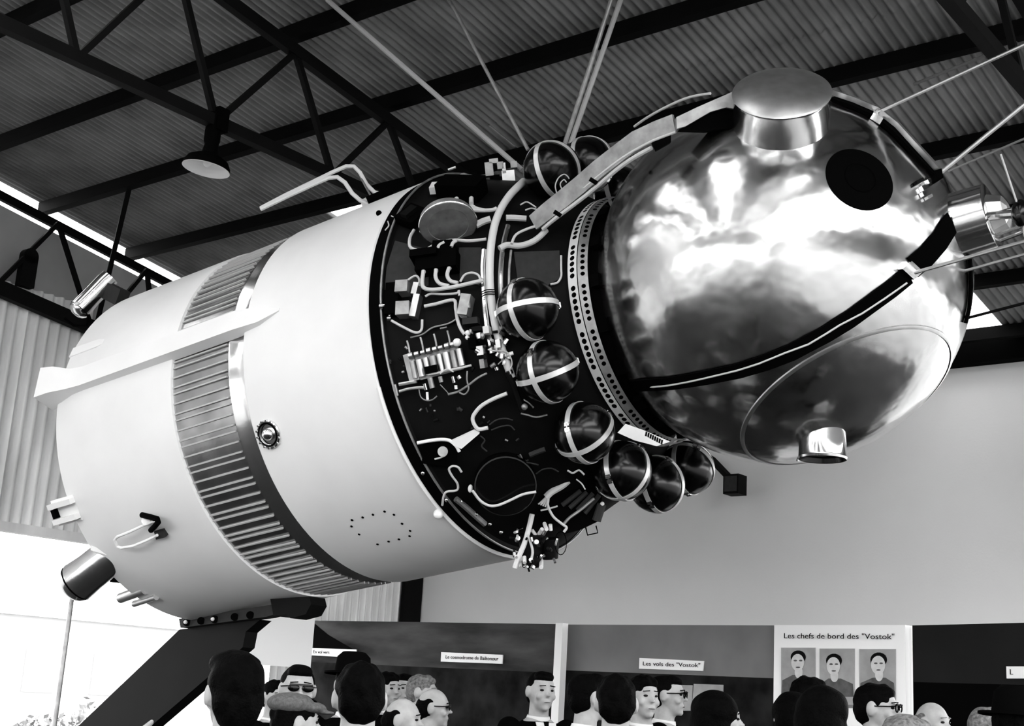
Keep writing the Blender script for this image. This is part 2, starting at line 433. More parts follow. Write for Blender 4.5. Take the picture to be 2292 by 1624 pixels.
# ================================================================== SPACECRAFT
PC = np.array([1.63708, 7.9748, 4.28052])
AX = nrm(np.array([-0.80161447, 0.57708891, -0.15614941]))       # towards the tail
CA = nrm(np.cross(AX, Z)); CB = nrm(np.cross(CA, AX))            # CA away from camera, CB up
if CB[2] < 0: CB = -CB
RSPH, RST = 1.15, 1.373
def CP(s, th, R):
    t = math.radians(th); return PC + AX * s + R * (math.cos(t) * CA + math.sin(t) * CB)
def radial(th): t = math.radians(th); return math.cos(t) * CA + math.sin(t) * CB
def loc(P):
    d = np.asarray(P) - PC; s = d @ AX; a = d @ CA; b = d @ CB
    return s, math.degrees(math.atan2(b, a)) % 360, math.hypot(a, b)
TT = np.linspace(4.0, 16.0, 6001)
CONE_S = [0.60, 1.03, 1.40, 2.08, 2.25]; CONE_R = [0.70, 0.80, 1.09, 1.345, 1.36]
def _hit(x, y, rad):
    r = ray(x, y); P = CAM[None] + TT[:, None] * r[None]; d = P - PC
    s = d @ AX; rho = np.hypot(d @ CA, d @ CB); g = rho - rad(s)
    k = np.nonzero(g < 0)[0]
    i = k[0] if len(k) else int(np.argmin(g))
    return CAM + r * TT[i]
def S(x, y, lift=0.0):
    r = ray(x, y); R = RSPH + lift; oc = CAM - PC; b = oc @ r; c = oc @ oc - R * R; q = b * b - c
    t = -b - math.sqrt(q) if q > 0 else -b
    P = CAM + r * t
    return PC + nrm(P - PC) * R if q <= 0 else P
def K(x, y, lift=0.0): return _hit(x, y, lambda s: np.interp(s, CONE_S, CONE_R) + lift)
def Y(x, y, lift=0.0): return _hit(x, y, lambda s: np.where((s > 2.0) & (s < 5.9), RST + lift, -9.0))
def knorm(P):
    s, th, R = loc(P); i = min(max(np.searchsorted(CONE_S, s), 1), 4)
    sl = (CONE_R[i] - CONE_R[i - 1]) / (CONE_S[i] - CONE_S[i - 1]); return nrm(radial(th) - AX * sl)

craft = tag(empty('spacecraft', CP(4.5, 270, RST + 0.1)), 'spherical silver space capsule joined to a white rocket stage, raised above the crowd', 'spacecraft')
def part(mb, name, m, parent=None, **k): return mb.build(name, m, parent or craft, **k)
def lofts(prof, n=128, o=PC): return MB().lathe(prof, o, AX, n, xd=CA)

# ---- descent sphere
sph = MB().ball(PC, RSPH, np.array([CA, CB, AX]), 160, 96)
sphere = part(sph, 'descent_sphere', 'sphere_metal', ang=180)
# black optical porthole
def sphere_disc(x, y, r, t, lift=0.0, n=48):
    c = S(x, y); nn = nrm(c - PC); mb = MB()
    prof = [(0.0, r), (t, r), (t * 1.2, r * 0.985)]
    h0 = math.sqrt(RSPH ** 2 - r * r)
    vs = [(h0 - 0.004, r), (h0 + t, r), (math.sqrt((RSPH + t) ** 2 - (r * 0.6) ** 2), r * 0.6), (RSPH + t, 0.0005)]
    return mb.lathe(vs, PC, nn, n)
part(sphere_disc(1926, 398, 0.198, 0.006), 'porthole', 'black', sphere)
part(MB().lathe([(math.sqrt(RSPH**2-0.09**2)+0.007, 0.085), (math.sqrt(RSPH**2-0.09**2)+0.011, 0.09), (math.sqrt(RSPH**2-0.09**2)+0.007, 0.095)], PC, nrm(S(1926, 398) - PC), 40), 'porthole_ring', 'black', sphere)
# big round hatch seam: circle on the sphere fitted through the visible line
hp = np.array([S(*p) for p in ((1690, 905), (1720, 875), (1760, 845), (1810, 805), (1870, 770), (1930, 750), (1990, 735), (2050, 733), (2090, 740), (2120, 758))])
hc = hp.mean(0); _, _, vt = np.linalg.svd(hp - hc); hn = vt[2] if vt[2] @ (hc - PC) > 0 else -vt[2]
hd = (hc - PC) @ hn; hr = math.sqrt(RSPH ** 2 - hd * hd)
part(MB().lathe([(hd - 0.012, hr + 0.010), (hd + 0.002, hr + 0.012), (hd + 0.008, hr + 0.003), (hd + 0.012, hr - 0.008)], PC, hn, 96), 'hatch_seam', 'silver_dull', sphere)

# ---- drum cap on top of the sphere
cc = S(1749, 268); cn = nrm(cc - PC)
cb_ = PC + cn * (RSPH - 0.05)
cap = part(MB().lathe([(0, 0.268), (0.205, 0.27), (0.215, 0.276), (0.225, 0.276)], cb_, cn, 72), 'drum_cap', 'silver')
part(MB().lathe([(0.225, 0.276), (0.234, 0.265), (0.262, 0.19), (0.278, 0.1), (0.283, 0.001)], cb_, cn, 72), 'cap_lid', 'silver_dull', cap, ang=60)
part(MB().box(atdepth(1797, 296, depth(cc) - 0.16), _rt * 0.025, _up * 0.012, _fw * 0.012), 'cap_lug', 'black', cap)

# ---- straps over the sphere
def on_sphere_strip(pix, w, t, lift=0.004, sub=4):
    pp = []
    for i in range(len(pix) - 1):
        for k in range(sub):
            f = k / sub; pp.append((pix[i][0] * (1 - f) + pix[i + 1][0] * f, pix[i][1] * (1 - f) + pix[i + 1][1] * f))
    pp.append(pix[-1])
    P = [S(x, y, lift) for x, y in pp]
    ws = np.interp(np.linspace(0, 1, len(P)), np.linspace(0, 1, len(w)), w) if hasattr(w, '__len__') else w
    return MB().ribbon(P, [p - PC for p in P], ws, t)
st = part(on_sphere_strip([(1345, 862), (1418, 862), (1500, 857), (1575, 845), (1653, 829), (1712, 811), (1771, 788), (1850, 746), (1900, 715), (1948, 680), (1995, 646), (2032, 616)], [0.075, 0.085, 0.095, 0.10, 0.10], 0.012), 'retaining_strap', 'black_cloth')
wp = [(1335, 857), (1400, 863), (1463, 866), (1500, 862), (1548, 853), (1600, 841), (1650, 829), (1700, 813), (1756, 790), (1810, 770), (1850, 746), (1880, 727), (1930, 701), (1980, 668), (2030, 633)]
part(MB().tube([S(x, y, 0.02) for x, y in wp], 0.0055, 6), 'strap_wire', 'cable', st)
part(on_sphere_strip([(2042, 598), (2072, 573), (2103, 538), (2128, 498)], 0.125, 0.012), 'retaining_strap', 'black_cloth')
br = S(2038, 605, 0.02)
part(MB().box(br, nrm(S(2048, 595) - S(2028, 612)) * 0.04, nrm(S(2048, 615) - S(2028, 597)) * 0.05, nrm(br - PC) * 0.02), 'strap_clamp', 'silver')
st2 = part(on_sphere_strip([(1862, 224), (1910, 240), (1958, 262), (2002, 298), (2050, 348), (2090, 392)], 0.085, 0.02, 0.006), 'retaining_strap', 'black_cloth')
part(on_sphere_strip([(1862, 212), (1910, 228), (1962, 250), (2006, 285), (2056, 340), (2096, 384)], 0.03, 0.03, 0.03), 'strap_channel', 'silver_dull', st2)
part(MB().box(S(1962, 262, 0.02), nrm(S(1975, 270) - S(1950, 254)) * 0.035, nrm(S(1962, 280) - S(1962, 250)) * 0.04, nrm(S(1962, 262) - PC) * 0.02), 'strap_clamp', 'silver')
part(MB().box(S(2092, 396, 0.02), AX * 0.02, radial(90) * 0.03, nrm(S(2092, 396) - PC) * 0.03), 'strap_clamp', 'black')
part(on_sphere_strip([(2163, 545), (2168, 590), (2170, 640), (2166, 690), (2158, 722)], 0.03, 0.018, 0.004), 'retaining_strap', 'black_cloth')
# little latch beside the nose
lt = S(2068, 420, 0.012)
lx, ly = nrm(S(2080, 414) - S(2056, 426)), nrm(S(2074, 432) - S(2062, 408))
for k, (a, b, w, h, m) in enumerate(((0, 0, 0.035, 0.014, 'silver'), (-0.04, 0.03, 0.02, 0.012, 'silver'), (0.035, -0.02, 0.025, 0.012, 'white_gloss'), (0.0, 0.06, 0.03, 0.008, 'silver_dull'), (-0.02, -0.045, 0.045, 0.01, 'steel_dark'))):
    part(MB().box(lt + lx * a + ly * b, lx * w, ly * h, nrm(lt - PC) * 0.012), 'latch', m)

# ---- nose drum with antenna feed
nu = part(lofts([(-1.10, 0.20), (-1.32, 0.195), (-1.325, 0.185), (-1.325, 0.001)], 64), 'nose_drum', 'silver')
part(lofts([(-1.326, 0.13), (-1.40, 0.10), (-1.42, 0.05), (-1.42, 0.001)], 9), 'nose_cone', 'silver_dull', nu, smooth=False)
for th, L in ((200, 0.35), (250, 0.42), (300, 0.35)):
    part(MB().tube([CP(-1.32, th, 0.15), CP(-1.32 - L, th, 0.12)], 0.012, 8), 'feed_strut', 'silver', nu)
bb = atdepth(2284, 477, depth(CP(-1.7, 200, 0.1)))
part(MB().ball(bb, (0.05, 0.05, 0.08)), 'feed_horn', 'black_gloss', nu)
for pq_ in ((2240, 345), (2300, 560)): part(MB().tube([bb, atdepth(*pq_, depth(bb))], 0.006, 6), 'feed_dipole', 'cable', nu)
part(MB().tube([CP(-1.32, 200, 0.12), bb], 0.025, 10), 'feed_strut', 'silver', nu)
# antenna rods, parallel to the ship's axis
def rod(x, y, L, r=0.008, m='cable', lift=0.0, tilt=0.0):
    p = S(x, y, lift) ; q = p - AX * L + CB * tilt
    return part(MB().tube([p, q], r, 8), 'antenna_rod', m)
rod(2040, 612, 1.2, 0.011, 'silver_dull', 0.02); rod(2160, 606, 0.9, 0.009, 'silver_dull'); rod(2163, 712, 0.9, 0.009, 'steel_dark')
rod(1962, 252, 1.5, 0.011, 'silver_dull', 0.03, 0.16); rod(2098, 392, 0.9, 0.013, 'silver_dull', 0.03, 0.42); rod(2140, 372, 0.9, 0.007, 'board_grey', 0.03, 0.1)

# ---- periscope tube under the sphere
pq = atdepth(1841, 990, depth(S(1841, 960)) + 0.08)
pz = on_plane(1841, 1028, _fw, float(_fw @ pq)); pb = np.array([pz[0], pz[1], pz[2]])
per = part(MB().lathe([(0.0, 0.137), (0.012, 0.141), (0.02, 0.137), (0.10, 0.134), (0.2, 0.13)], pb, Z, 48), 'periscope_tube', 'silver')
part(MB().lathe([(0.004, 0.136), (0.03, 0.13), (0.03, 0.001)], pb, Z, 48), 'periscope_window', 'black_gloss', per)
part(MB().box(S(1795, 1028, 0.0), _rt * 0.03, _up * 0.01, _fw * 0.02), 'periscope_lug', 'silver', per)

# ---- perforated support ring behind the sphere
def perf_strip(s0, R0, s1, R1, th0, th1, n, skip, hr=0.33):
    mb = MB(); W_m = math.hypot(s1 - s0, R1 - R0); Rm = (R0 + R1) / 2
    for i in range(n):
        ta, tb = th0 + (th1 - th0) * i / n, th0 + (th1 - th0) * (i + 1) / n
        def Q(a, b): # a,b in 0..1
            return CP(s0 + (s1 - s0) * b, ta + (tb - ta) * a, R0 + (R1 - R0) * b)
        if i in skip or (i % 7 == 6):
            mb.add([Q(0, 0), Q(1, 0), Q(1, 1), Q(0, 1)], [(0, 1, 2, 3)]); continue
        cw = abs(math.radians(tb - ta)) * Rm; rr = hr * min(cw, W_m); vs = []; N = 16
        for k in range(N):
            w = 2 * math.pi * k / N + math.pi / 4; cx, cy = math.cos(w), math.sin(w); m_ = max(abs(cx), abs(cy))
            vs.append(Q(0.5 + 0.5 * cx / m_, 0.5 + 0.5 * cy / m_))
        for k in range(N):
            w = 2 * math.pi * k / N + math.pi / 4
            vs.append(Q(0.5 + rr * math.cos(w) / cw, 0.5 + rr * math.sin(w) / W_m))
        mb.add(vs, [(k, (k + 1) % N, N + (k + 1) % N, N + k) for k in range(N)])
    return mb
pr = part(perf_strip(1.03, 0.845, 0.965, 0.845, 0, 360, 126, (), 0.4), 'perforated_ring', 'rib_paint', smooth=False, fix=False)
part(perf_strip(0.958, 0.845, 0.90, 0.82, 0, 360, 126, (), 0.34), 'perforated_flange', 'plate_metal', pr, smooth=False, fix=False)
part(lofts([(0.60, 0.72), (0.90, 0.775), (1.03, 0.79)], 96), 'cradle_cone', 'black')
for th in range(0, 360, 20):
    part(MB().box(CP(0.855, th, 0.80), AX * 0.03, radial(th) * 0.025, np.cross(AX, radial(th)) * 0.04), 'cradle_block', 'black')

# ---- instrument module shell
inm = part(lofts([(1.03, 0.79), (1.40, 1.09), (1.42, 1.095), (2.08, 1.34), (2.09, 1.36)]), 'instrument_module', 'dark_panel')
def cone_panel(x0, x1, pix, m, name='access_panel', lift=0.006):
    P = [K(x, y, lift) for x, y in pix]; n = knorm(P[0]); return part(MB().prism(P, n * 0.008), name, m, smooth=False)

# ---- white rocket stage
shell = part(lofts([(2.20, 1.33), (2.195, 1.36), (2.205, 1.372), (2.23, RST), (3.295, RST), (3.305, 1.365), (3.305, 1.30)]), 'stage_shell', 'white_paint')
part(lofts([(2.09, 1.36), (2.10, 1.373), (2.19, 1.368), (2.2, 1.34)]), 'seal_band', 'black')
part(MB().tube([CP(2.085, t, 1.375) for t in range(0, 360, 3)], 0.008, 6, closed=True), 'seal_wire', 'plate_metal')
part(lofts([(3.30, 1.335), (3.40, 1.335), (3.44, 1.35), (3.46, 1.352)]), 'silver_collar', 'silver')
band = part(lofts([(3.44, 1.345), (4.01, 1.352)]), 'ribbed_band', 'band_metal')
rear = part(lofts([(4.005, 1.35), (4.01, 1.372), (4.03, 1.374), (5.235, 1.385), (5.25, 1.38), (5.25, 1.25)]), 'tail_shell', 'white_paint')
part(lofts([(5.2, 1.30), (5.2, 0.001)]), 'tail_bulkhead', 'steel_dark', rear)
part(MB().tube([CP(2.2, t, 1.372) for t in range(200, 290, 3)], 0.016, 6), 'rim_highlight', 'white_gloss')  # white tube on the lower arc only, painting the rim's highlight
# ribs of the band: wide, wide, narrow
rb = MB(); rb.box((0, 0, 0.006), (0.265, 0, 0), (0, 0.0055, 0), (0, 0, 0.007)); rbm = rb.mesh('rib', smooth=False); rbm.materials.append(M['band_rib'])
for g in range(45):
    for o_ in (0.0, 3.05, 6.1):
        th = g * 8.0 + o_
        R_ = radial(th); Tn = nrm(np.cross(R_, AX)); inst('rib', rbm, frame(CP(3.735, th, 1.349), AX, Tn, R_), craft)
# tail duct fairing with its flared end
def Ys(x, y): return loc(Y(x, y))
sA, tA, _ = Ys(560, 712); sB, tB, _ = Ys(150, 868)
td = (tA + tB) / 2
def duct_sec(s, w, h, th):
    n = radial(th); t = nrm(np.cross(n, AX)); c = PC + AX * s + n * (RST - 0.02)
    return [c - t * w * 1.25, c - t * w + n * (h + 0.02), c + t * w + n * (h + 0.02), c + t * w * 1.25]
secs = [(2.98, 0.01, 0.005), (3.15, 0.06, 0.03), (3.35, 0.075, 0.06), (4.95, 0.08, 0.06), (5.08, 0.085, 0.08), (5.2, 0.11, 0.14), (5.33, 0.125, 0.16)]
mb = MB(); vs = []
for s, w, h in secs: vs += duct_sec(s, w, h, td)
fs = [(0, 1, 2, 3), tuple((len(secs) - 1) * 4 + k for k in (3, 2, 1, 0))]
for i in range(len(secs) - 1):
    for k in range(4):
        l = (k + 1) % 4; fs.append((i * 4 + k, i * 4 + l, i * 4 + 4 + l, i * 4 + 4 + k))
mb.add(vs, fs); duct = part(mb, 'cable_duct', 'white_paint', ang=20)
# second duct on the upper side
mb = MB(); vs = []
td2 = Ys(300, 740)[1]
for s, w, h in ((4.85, 0.015, 0.004), (4.95, 0.04, 0.016), (5.25, 0.045, 0.02)): vs += duct_sec(s, w, h, td2)
mb.add(vs, [(0, 1, 2, 3), (11, 10, 9, 8)] + [(i * 4 + k, i * 4 + (k + 1) % 4, i * 4 + 4 + (k + 1) % 4, i * 4 + 4 + k) for i in range(2) for k in range(4)])
part(mb, 'small_fairing', 'white_paint', ang=20)
# round fitting
fc = Y(603, 971); fn = radial(loc(fc)[1])
fit = part(MB().lathe([(0, 0.098), (0.012, 0.098), (0.018, 0.09), (0.018, 0.075), (0.004, 0.07), (0.004, 0.04)], fc, fn, 40), 'round_fitting', 'silver')
part(MB().lathe([(0.004, 0.085), (0.02, 0.082), (0.02, 0.07)], fc, fn, 40), 'fitting_ring', 'black', fit)
part(MB().ball(fc + fn * 0.01, (0.045, 0.045, 0.04)), 'fitting_dome', 'silver', fit)
for k in range(14):
    w = 2 * math.pi * k / 14; e1 = AX; e2 = nrm(np.cross(fn, AX))
    part(MB().cyl(fc + (e1 * math.cos(w) + e2 * math.sin(w)) * 0.093, fc + (e1 * math.cos(w) + e2 * math.sin(w)) * 0.093 + fn * 0.024, 0.007, n=8), 'bolt', 'silver', fit)
# rivet pattern on the shell
for x, y in ((788, 1163), (812, 1157), (835, 1151), (861, 1144), (882, 1151), (900, 1171), (918, 1187), (917, 1199), (893, 1206), (870, 1211), (845, 1217), (804, 1195), (787, 1177)):
    p = Y(x, y, 0.0); part(MB().cyl(p - radial(loc(p)[1]) * 0.005, p + radial(loc(p)[1]) * 0.004, 0.009, n=10), 'rivet', 'black', shell)
# grab loop and hook near the tail
lp = [(352, 1197), (335, 1206), (300, 1221), (272, 1226), (262, 1222), (257, 1208), (262, 1201), (290, 1190), (318, 1177), (345, 1166)]
part(MB().tube([Y(x, y, 0.09 if 1 < i < 8 else 0.05) for i, (x, y) in enumerate(lp)], 0.011, 8), 'grab_loop', 'white_gloss')
part(MB().tube([Y(318, 1152, 0.03), Y(335, 1156, 0.07), Y(352, 1161, 0.09), Y(354, 1168, 0.1), Y(346, 1178, 0.08), Y(338, 1186, 0.02)], 0.021, 10), 'hook', 'black')
part(MB().box(Y(361, 1192, 0.01), AX * 0.05, nrm(np.cross(radial(200), AX)) * 0.03, radial(loc(Y(361, 1192))[1]) * 0.02), 'loop_foot', 'mid_panel')
part(MB().cyl(Y(326, 1165), Y(326, 1165, 0.05), 0.03), 'loop_foot', 'silver_dull')
# bracket on the tail edge
bk = Y(152, 1128); bn = radial(loc(bk)[1]); bt = nrm(np.cross(bn, AX))
bks = part(MB().box(bk + bt * 0.10 + bn * 0.02 + AX * 0.03, AX * 0.13, bt * 0.02, bn * 0.04).box(bk - bt * 0.02 + bn * 0.02 + AX * 0.03, AX * 0.13, bt * 0.02, bn * 0.04).box(bk + bt * 0.04 + AX * 0.03, AX * 0.13, bt * 0.1, bn * 0.012), 'tail_bracket', 'white_paint', smooth=False)
part(MB().box(bk + bt * 0.04 + AX * 0.13 + bn * 0.02, AX * 0.02, bt * 0.035, bn * 0.03), 'bracket_bolt', 'black', bks)
# steering nozzle under the tail
n0 = Y(262, 1262); nn_ = radial(loc(n0)[1]); ntn = nrm(np.cross(nn_, AX))
D0 = depth(n0)
def elbow(pa, pb, R, D, Dz):
    a_, b_ = atdepth(*pa, D), atdepth(*pb, D + Dz); ax_ = nrm(b_ - a_); L_ = np.linalg.norm(b_ - a_)
    nz = part(MB().lathe([(-0.06, R * 0.92), (0, R), (L_ * 0.6, R), (L_, R * 1.08), (L_ + R * 0.35, R * 1.02), (L_ + R * 0.62, R * 0.8), (L_ + R * 0.8, R * 0.45), (L_ + R * 0.85, 0.001)], a_, ax_, 48), 'steering_nozzle', 'silver', ang=60)
    part(MB().lathe([(L_ + R * 0.06, R * 1.085), (L_ + R * 0.1, R * 1.1), (L_ + R * 0.14, R * 1.08)], a_, ax_, 48), 'nozzle_rim', 'black', nz)
    part(MB().ball(b_ - _fw * R * 0.95 + _up * R * 0.4, 0.02), 'nozzle_plug', 'white_gloss', nz)
    return nz
noz = elbow((246, 1245), (176, 1300), 0.145, D0 + 0.12, 0.05)
part(MB().prism([atdepth(x, y, D0 - 0.04) for x, y in ((290, 1244), (202, 1221), (203, 1231), (283, 1254))], nrm(_fw) * 0.26), 'nozzle_flange', 'white_gloss', noz, smooth=False)
# matching nozzle on the far upper side
noz2 = elbow((236, 632), (180, 690), 0.085, 11.5, -0.1)
part(MB().bar(atdepth(240, 650, 11.5), atdepth(275, 668, 11.3), 0.1, 0.14), 'nozzle_bracket', 'mid_panel', noz2)
part(MB().tube([atdepth(145, 712, 11.4), atdepth(165, 728, 11.4), atdepth(195, 728, 11.35), atdepth(198, 700, 11.4)], 0.012, 8), 'nozzle_pipe', 'black')
# twin stub pipes below the tail
for (x0, y0, x1, y1, r) in ((270, 1338, 325, 1318, 0.04), (300, 1351, 350, 1335, 0.025)):
    part(MB().cyl(atdepth(x0, y0, D0 + 0.35), atdepth(x1, y1, D0 + 0.15), r), 'stub_pipe', 'silver_dull')
part(MB().bar(atdepth(268, 1260, D0 + 0.15), atdepth(262, 1290, D0 + 0.25), 0.1, 0.12), 'nozzle_foot', 'steel_dark')
# handrail frame on top
hd_ = depth(Y(800, 470)) + 0.75
rail = [(583, 466), (640, 436), (700, 407), (745, 385), (775, 372), (792, 372), (806, 386), (820, 412), (838, 430), (858, 434)]
rail2 = [(583, 468), (650, 436), (700, 413), (735, 398), (755, 396), (772, 408), (788, 432), (806, 448), (832, 458)]
hr_ = part(MB().tube([atdepth(x, y, hd_ + 0.25) for x, y in rail], 0.017, 8), 'handrail', 'white_gloss')
part(MB().tube([atdepth(x, y, hd_) for x, y in rail2], 0.017, 8), 'handrail', 'white_gloss')
part(MB().tube([atdepth(808, 398, hd_ + 0.25), atdepth(832, 442, hd_ + 0.1)], 0.008, 6), 'handrail_brace', 'plate_metal', hr_)
part(MB().bar(atdepth(824, 452, hd_ - 0.02), atdepth(880, 428, hd_ - 0.02), 0.1, 0.05), 'handrail_foot', 'black', hr_)
part(MB().bar(atdepth(822, 462, hd_ + 0.1), atdepth(868, 440, hd_ + 0.3), 0.1, 0.12), 'handrail_plinth', 'white_paint', hr_)
# ---- gas bottles round the neck, with crossed straps
RB = 0.19
bm_ = MB().ball((0, 0, 0), RB, nu=36, nv=24).mesh('gas_bottle', ang=180); bm_.materials.append(M['black_gloss'])
def band_mesh(axis, a0, a1, w=0.033):
    mb = MB(); n = 28; vs = []
    for k in range(n + 1):
        t = math.radians(a0 + (a1 - a0) * k / n)
        for r in (RB + 0.001, RB + 0.005):
            for sd in (-w / 2, w / 2):
                p = (r * math.sin(t), sd, r * math.cos(t)) if axis == 'x' else (sd, r * math.sin(t), r * math.cos(t))
                vs.append(p)
    fs = []
    for k in range(n):
        for (a, b) in ((2, 3), (3, 1), (1, 0), (0, 2)): fs.append((k * 4 + a, k * 4 + b, k * 4 + 4 + b, k * 4 + 4 + a))
    fs += [(0, 1, 3, 2), (n * 4 + 2, n * 4 + 3, n * 4 + 1, n * 4)]
    mb.add(vs, fs); m_ = mb.mesh('strap'); m_.materials.append(M['strap']); return m_
sx1, sx2 = band_mesh('x', -50, 130), band_mesh('x', 142, 300)
sy1, sy2 = band_mesh('y', -150, 48), band_mesh('y', 58, 200)
def buckle_mesh(axis, t):
    t = math.radians(t); mb = MB()
    for dt, w in ((-5, 0.016), (5, 0.016), (0, 0.005)):
        a = t + math.radians(dt); c = np.array([math.sin(a), 0, math.cos(a)]) * (RB + 0.006); tx = np.array([math.cos(a), 0, -math.sin(a)]); nz = np.array([math.sin(a), 0, math.cos(a)])
        if axis == 'y': c, tx, nz = (np.array([q[1], q[0], q[2]]) for q in (c, tx, nz))
        mb.box(c, tx * (0.012 if dt else 0.02), np.cross(nz, tx) * w, nz * 0.006)
    m_ = mb.mesh('buckle', smooth=False); m_.materials.append(M['silver']); return m_
bx, by = buckle_mesh('x', 136), buckle_mesh('y', 53)
bx_ = buckle_mesh('x', -60)
def bottle(P, spin=0.0):
    s, th, R = loc(P); z = radial(th); x = -AX; y = np.cross(z, x)
    c_, s_ = math.cos(spin), math.sin(spin); x, y = x * c_ + y * s_, -x * s_ + y * c_
    o = inst('gas_bottle', bm_, frame(P, x, y, z), craft)
    for nme, me in (('strap', sx1), ('strap', sx2), ('strap', sy1), ('strap', sy2), ('buckle', bx), ('buckle', by), ('buckle', bx_)): kid(nme, me, o)
ringP = np.array([CP(1.17, t, 1.10) for t in np.arange(0, 360, 0.5)]); ringpx = np.array([proj(p) for p in ringP])
used = []
for x, y in ((1181, 692), (1226, 832), (1308, 968), (1392, 1053), (1470, 1083), (1538, 1047), (1236, 380), (1316, 368)):
    k = int(np.argmin(((ringpx - (x, y)) ** 2).sum(1))); P = atdepth(x, y, depth(ringP[k])); used.append(loc(P)[1]); bottle(P)
for t in np.arange(11, 360, 22.5):
    if min(abs((t - u_ + 180) % 360 - 180) for u_ in used) > 21 and not 100 < t < 185: bottle(CP(1.17, t, 1.10))

# ---- cables and pipes, given as picture points laid on the cone
def smooth_pts(P, sub=5):
    P = [np.asarray(p, float) for p in P]
    if len(P) < 3: return P
    Q = [2 * P[0] - P[1]] + P + [2 * P[-1] - P[-2]]; out = []
    for i in range(1, len(Q) - 2):
        a, b, c, d = Q[i - 1], Q[i], Q[i + 1], Q[i + 2]
        for k in range(sub):
            t = k / sub
            out.append(0.5 * ((2 * b) + (c - a) * t + (2 * a - 5 * b + 4 * c - d) * t * t + (3 * b - a - 3 * c + d) * t ** 3))
    out.append(P[-1]); return out
def pxm(x, y): return depth(K(x, y)) / FPX           # metres per picture pixel there
def cable(pix, rpx, m='cable', lift=0.03, name='cable', n=8, parent=None, sub=4):
    L = list(lift) if hasattr(lift, '__len__') else [lift] * len(pix)
    P = smooth_pts([K(x, y, l) for (x, y), l in zip(pix, L)], sub)
    return part(MB().tube(P, rpx * pxm(*pix[len(pix) // 2]), n), name, m, parent)
# collector pipe ring
cable([(1172, 406), (1145, 432), (1124, 462), (1109, 497), (1101, 535), (1097, 575), (1096, 615), (1098, 655), (1104, 700), (1113, 745), (1128, 795), (1146, 845)], 9, 'rib_paint', 0.05, 'collector_pipe', 12)
cable([(1084, 560), (1081, 600), (1083, 640), (1086, 690), (1092, 740), (1102, 790)], 7, 'silver', 0.04, 'collector_pipe')
cable([(1137, 505), (1127, 545), (1122, 585), (1120, 625), (1121, 665)], 6, 'silver', 0.03, 'collector_pipe')
cable([(1144, 560), (1140, 600), (1139, 640)], 3, 'plate_metal', 0.03, 'collector_pipe')
# lighter panel of the neck with bright curved edge
cone_panel(0, 0, [(1150, 565), (1252, 562), (1252, 625), (1225, 640), (1160, 640)], 'mid_panel')
cable([(1256, 572), (1256, 600), (1256, 618), (1248, 632), (1232, 636)], 2.5, 'cable', 0.02, 'edge_trim')
cone_panel(0, 0, [(885, 540), (960, 560), (960, 640), (925, 660), (862, 650), (866, 600)], 'mid_panel')
cone_panel(0, 0, [(1028, 555), (1078, 555), (1074, 640), (1030, 628)], 'mid_panel')
cone_panel(0, 0, [(950, 680), (1020, 665), (1022, 720), (955, 740)], 'dark_panel')
# disc plate
def surf_axes(x, y, lift=0.0, rot=0.0):
    c = K(x, y, lift); n = knorm(c); ex = K(x + 6, y, lift) - K(x - 6, y, lift); ex = nrm(ex - n * (ex @ n)); ey = np.cross(n, ex)
    r = math.radians(rot); return c, ex * math.cos(r) + ey * math.sin(r), ey * math.cos(r) - ex * math.sin(r), n
def cbox(x, y, w, h, d, m, rot=0.0, name='module', lift=0.0, parent=None):
    c, ex, ey, n = surf_axes(x, y, lift, rot); k = pxm(x, y)
    fx = max(0.3, abs(ex @ _rt)); fy = max(0.45, abs(ey @ _up))
    return part(MB().box(c + n * d / 2, ex * w * k / 2 / fx, ey * h * k / 2 / fy, n * d / 2), name, m, parent, smooth=False)
def ccyl(x0, y0, x1, y1, rpx, m, lift=0.04, name='fitting', n=12, parent=None, r1=None):
    k = pxm(x0, y0); return part(MB().cyl(K(x0, y0, lift), K(x1, y1, lift), rpx * k, None if r1 is None else r1 * k, n), name, m, parent)
dk = atdepth(1003, 502, depth(K(1003, 502)) - 0.2)
dv = nrm(CAM - dk); dn = nrm(dv + nrm(_up) * -0.95 + nrm(_rt) * 0.15)
disc = part(MB().lathe([(-0.05, 0.175), (-0.004, 0.182), (0.004, 0.178), (0.008, 0.13), (0.006, 0.128), (0.006, 0.001)], dk, dn, 56), 'round_cover', 'plate_metal')
part(MB().lathe([(-0.006, 0.183), (-0.002, 0.187), (0.003, 0.183)], dk, dn, 56), 'cover_rim', 'silver', disc)
cbox(985, 598, 92, 40, 0.10, 'black', 8, 'junction_box'); cbox(960, 588, 60, 16, 0.13, 'black', 8, 'junction_box'); cbox(996, 566, 44, 26, 0.08, 'black', 5, 'junction_box')
cbox(1036, 440, 92, 30, 0.12, 'black', -5, 'junction_box')
cbox(925, 492, 40, 34, 0.06, 'black', -25, 'sensor_box'); cbox(922, 494, 14, 22, 0.09, 'steel_dark', -25, 'sensor_box')
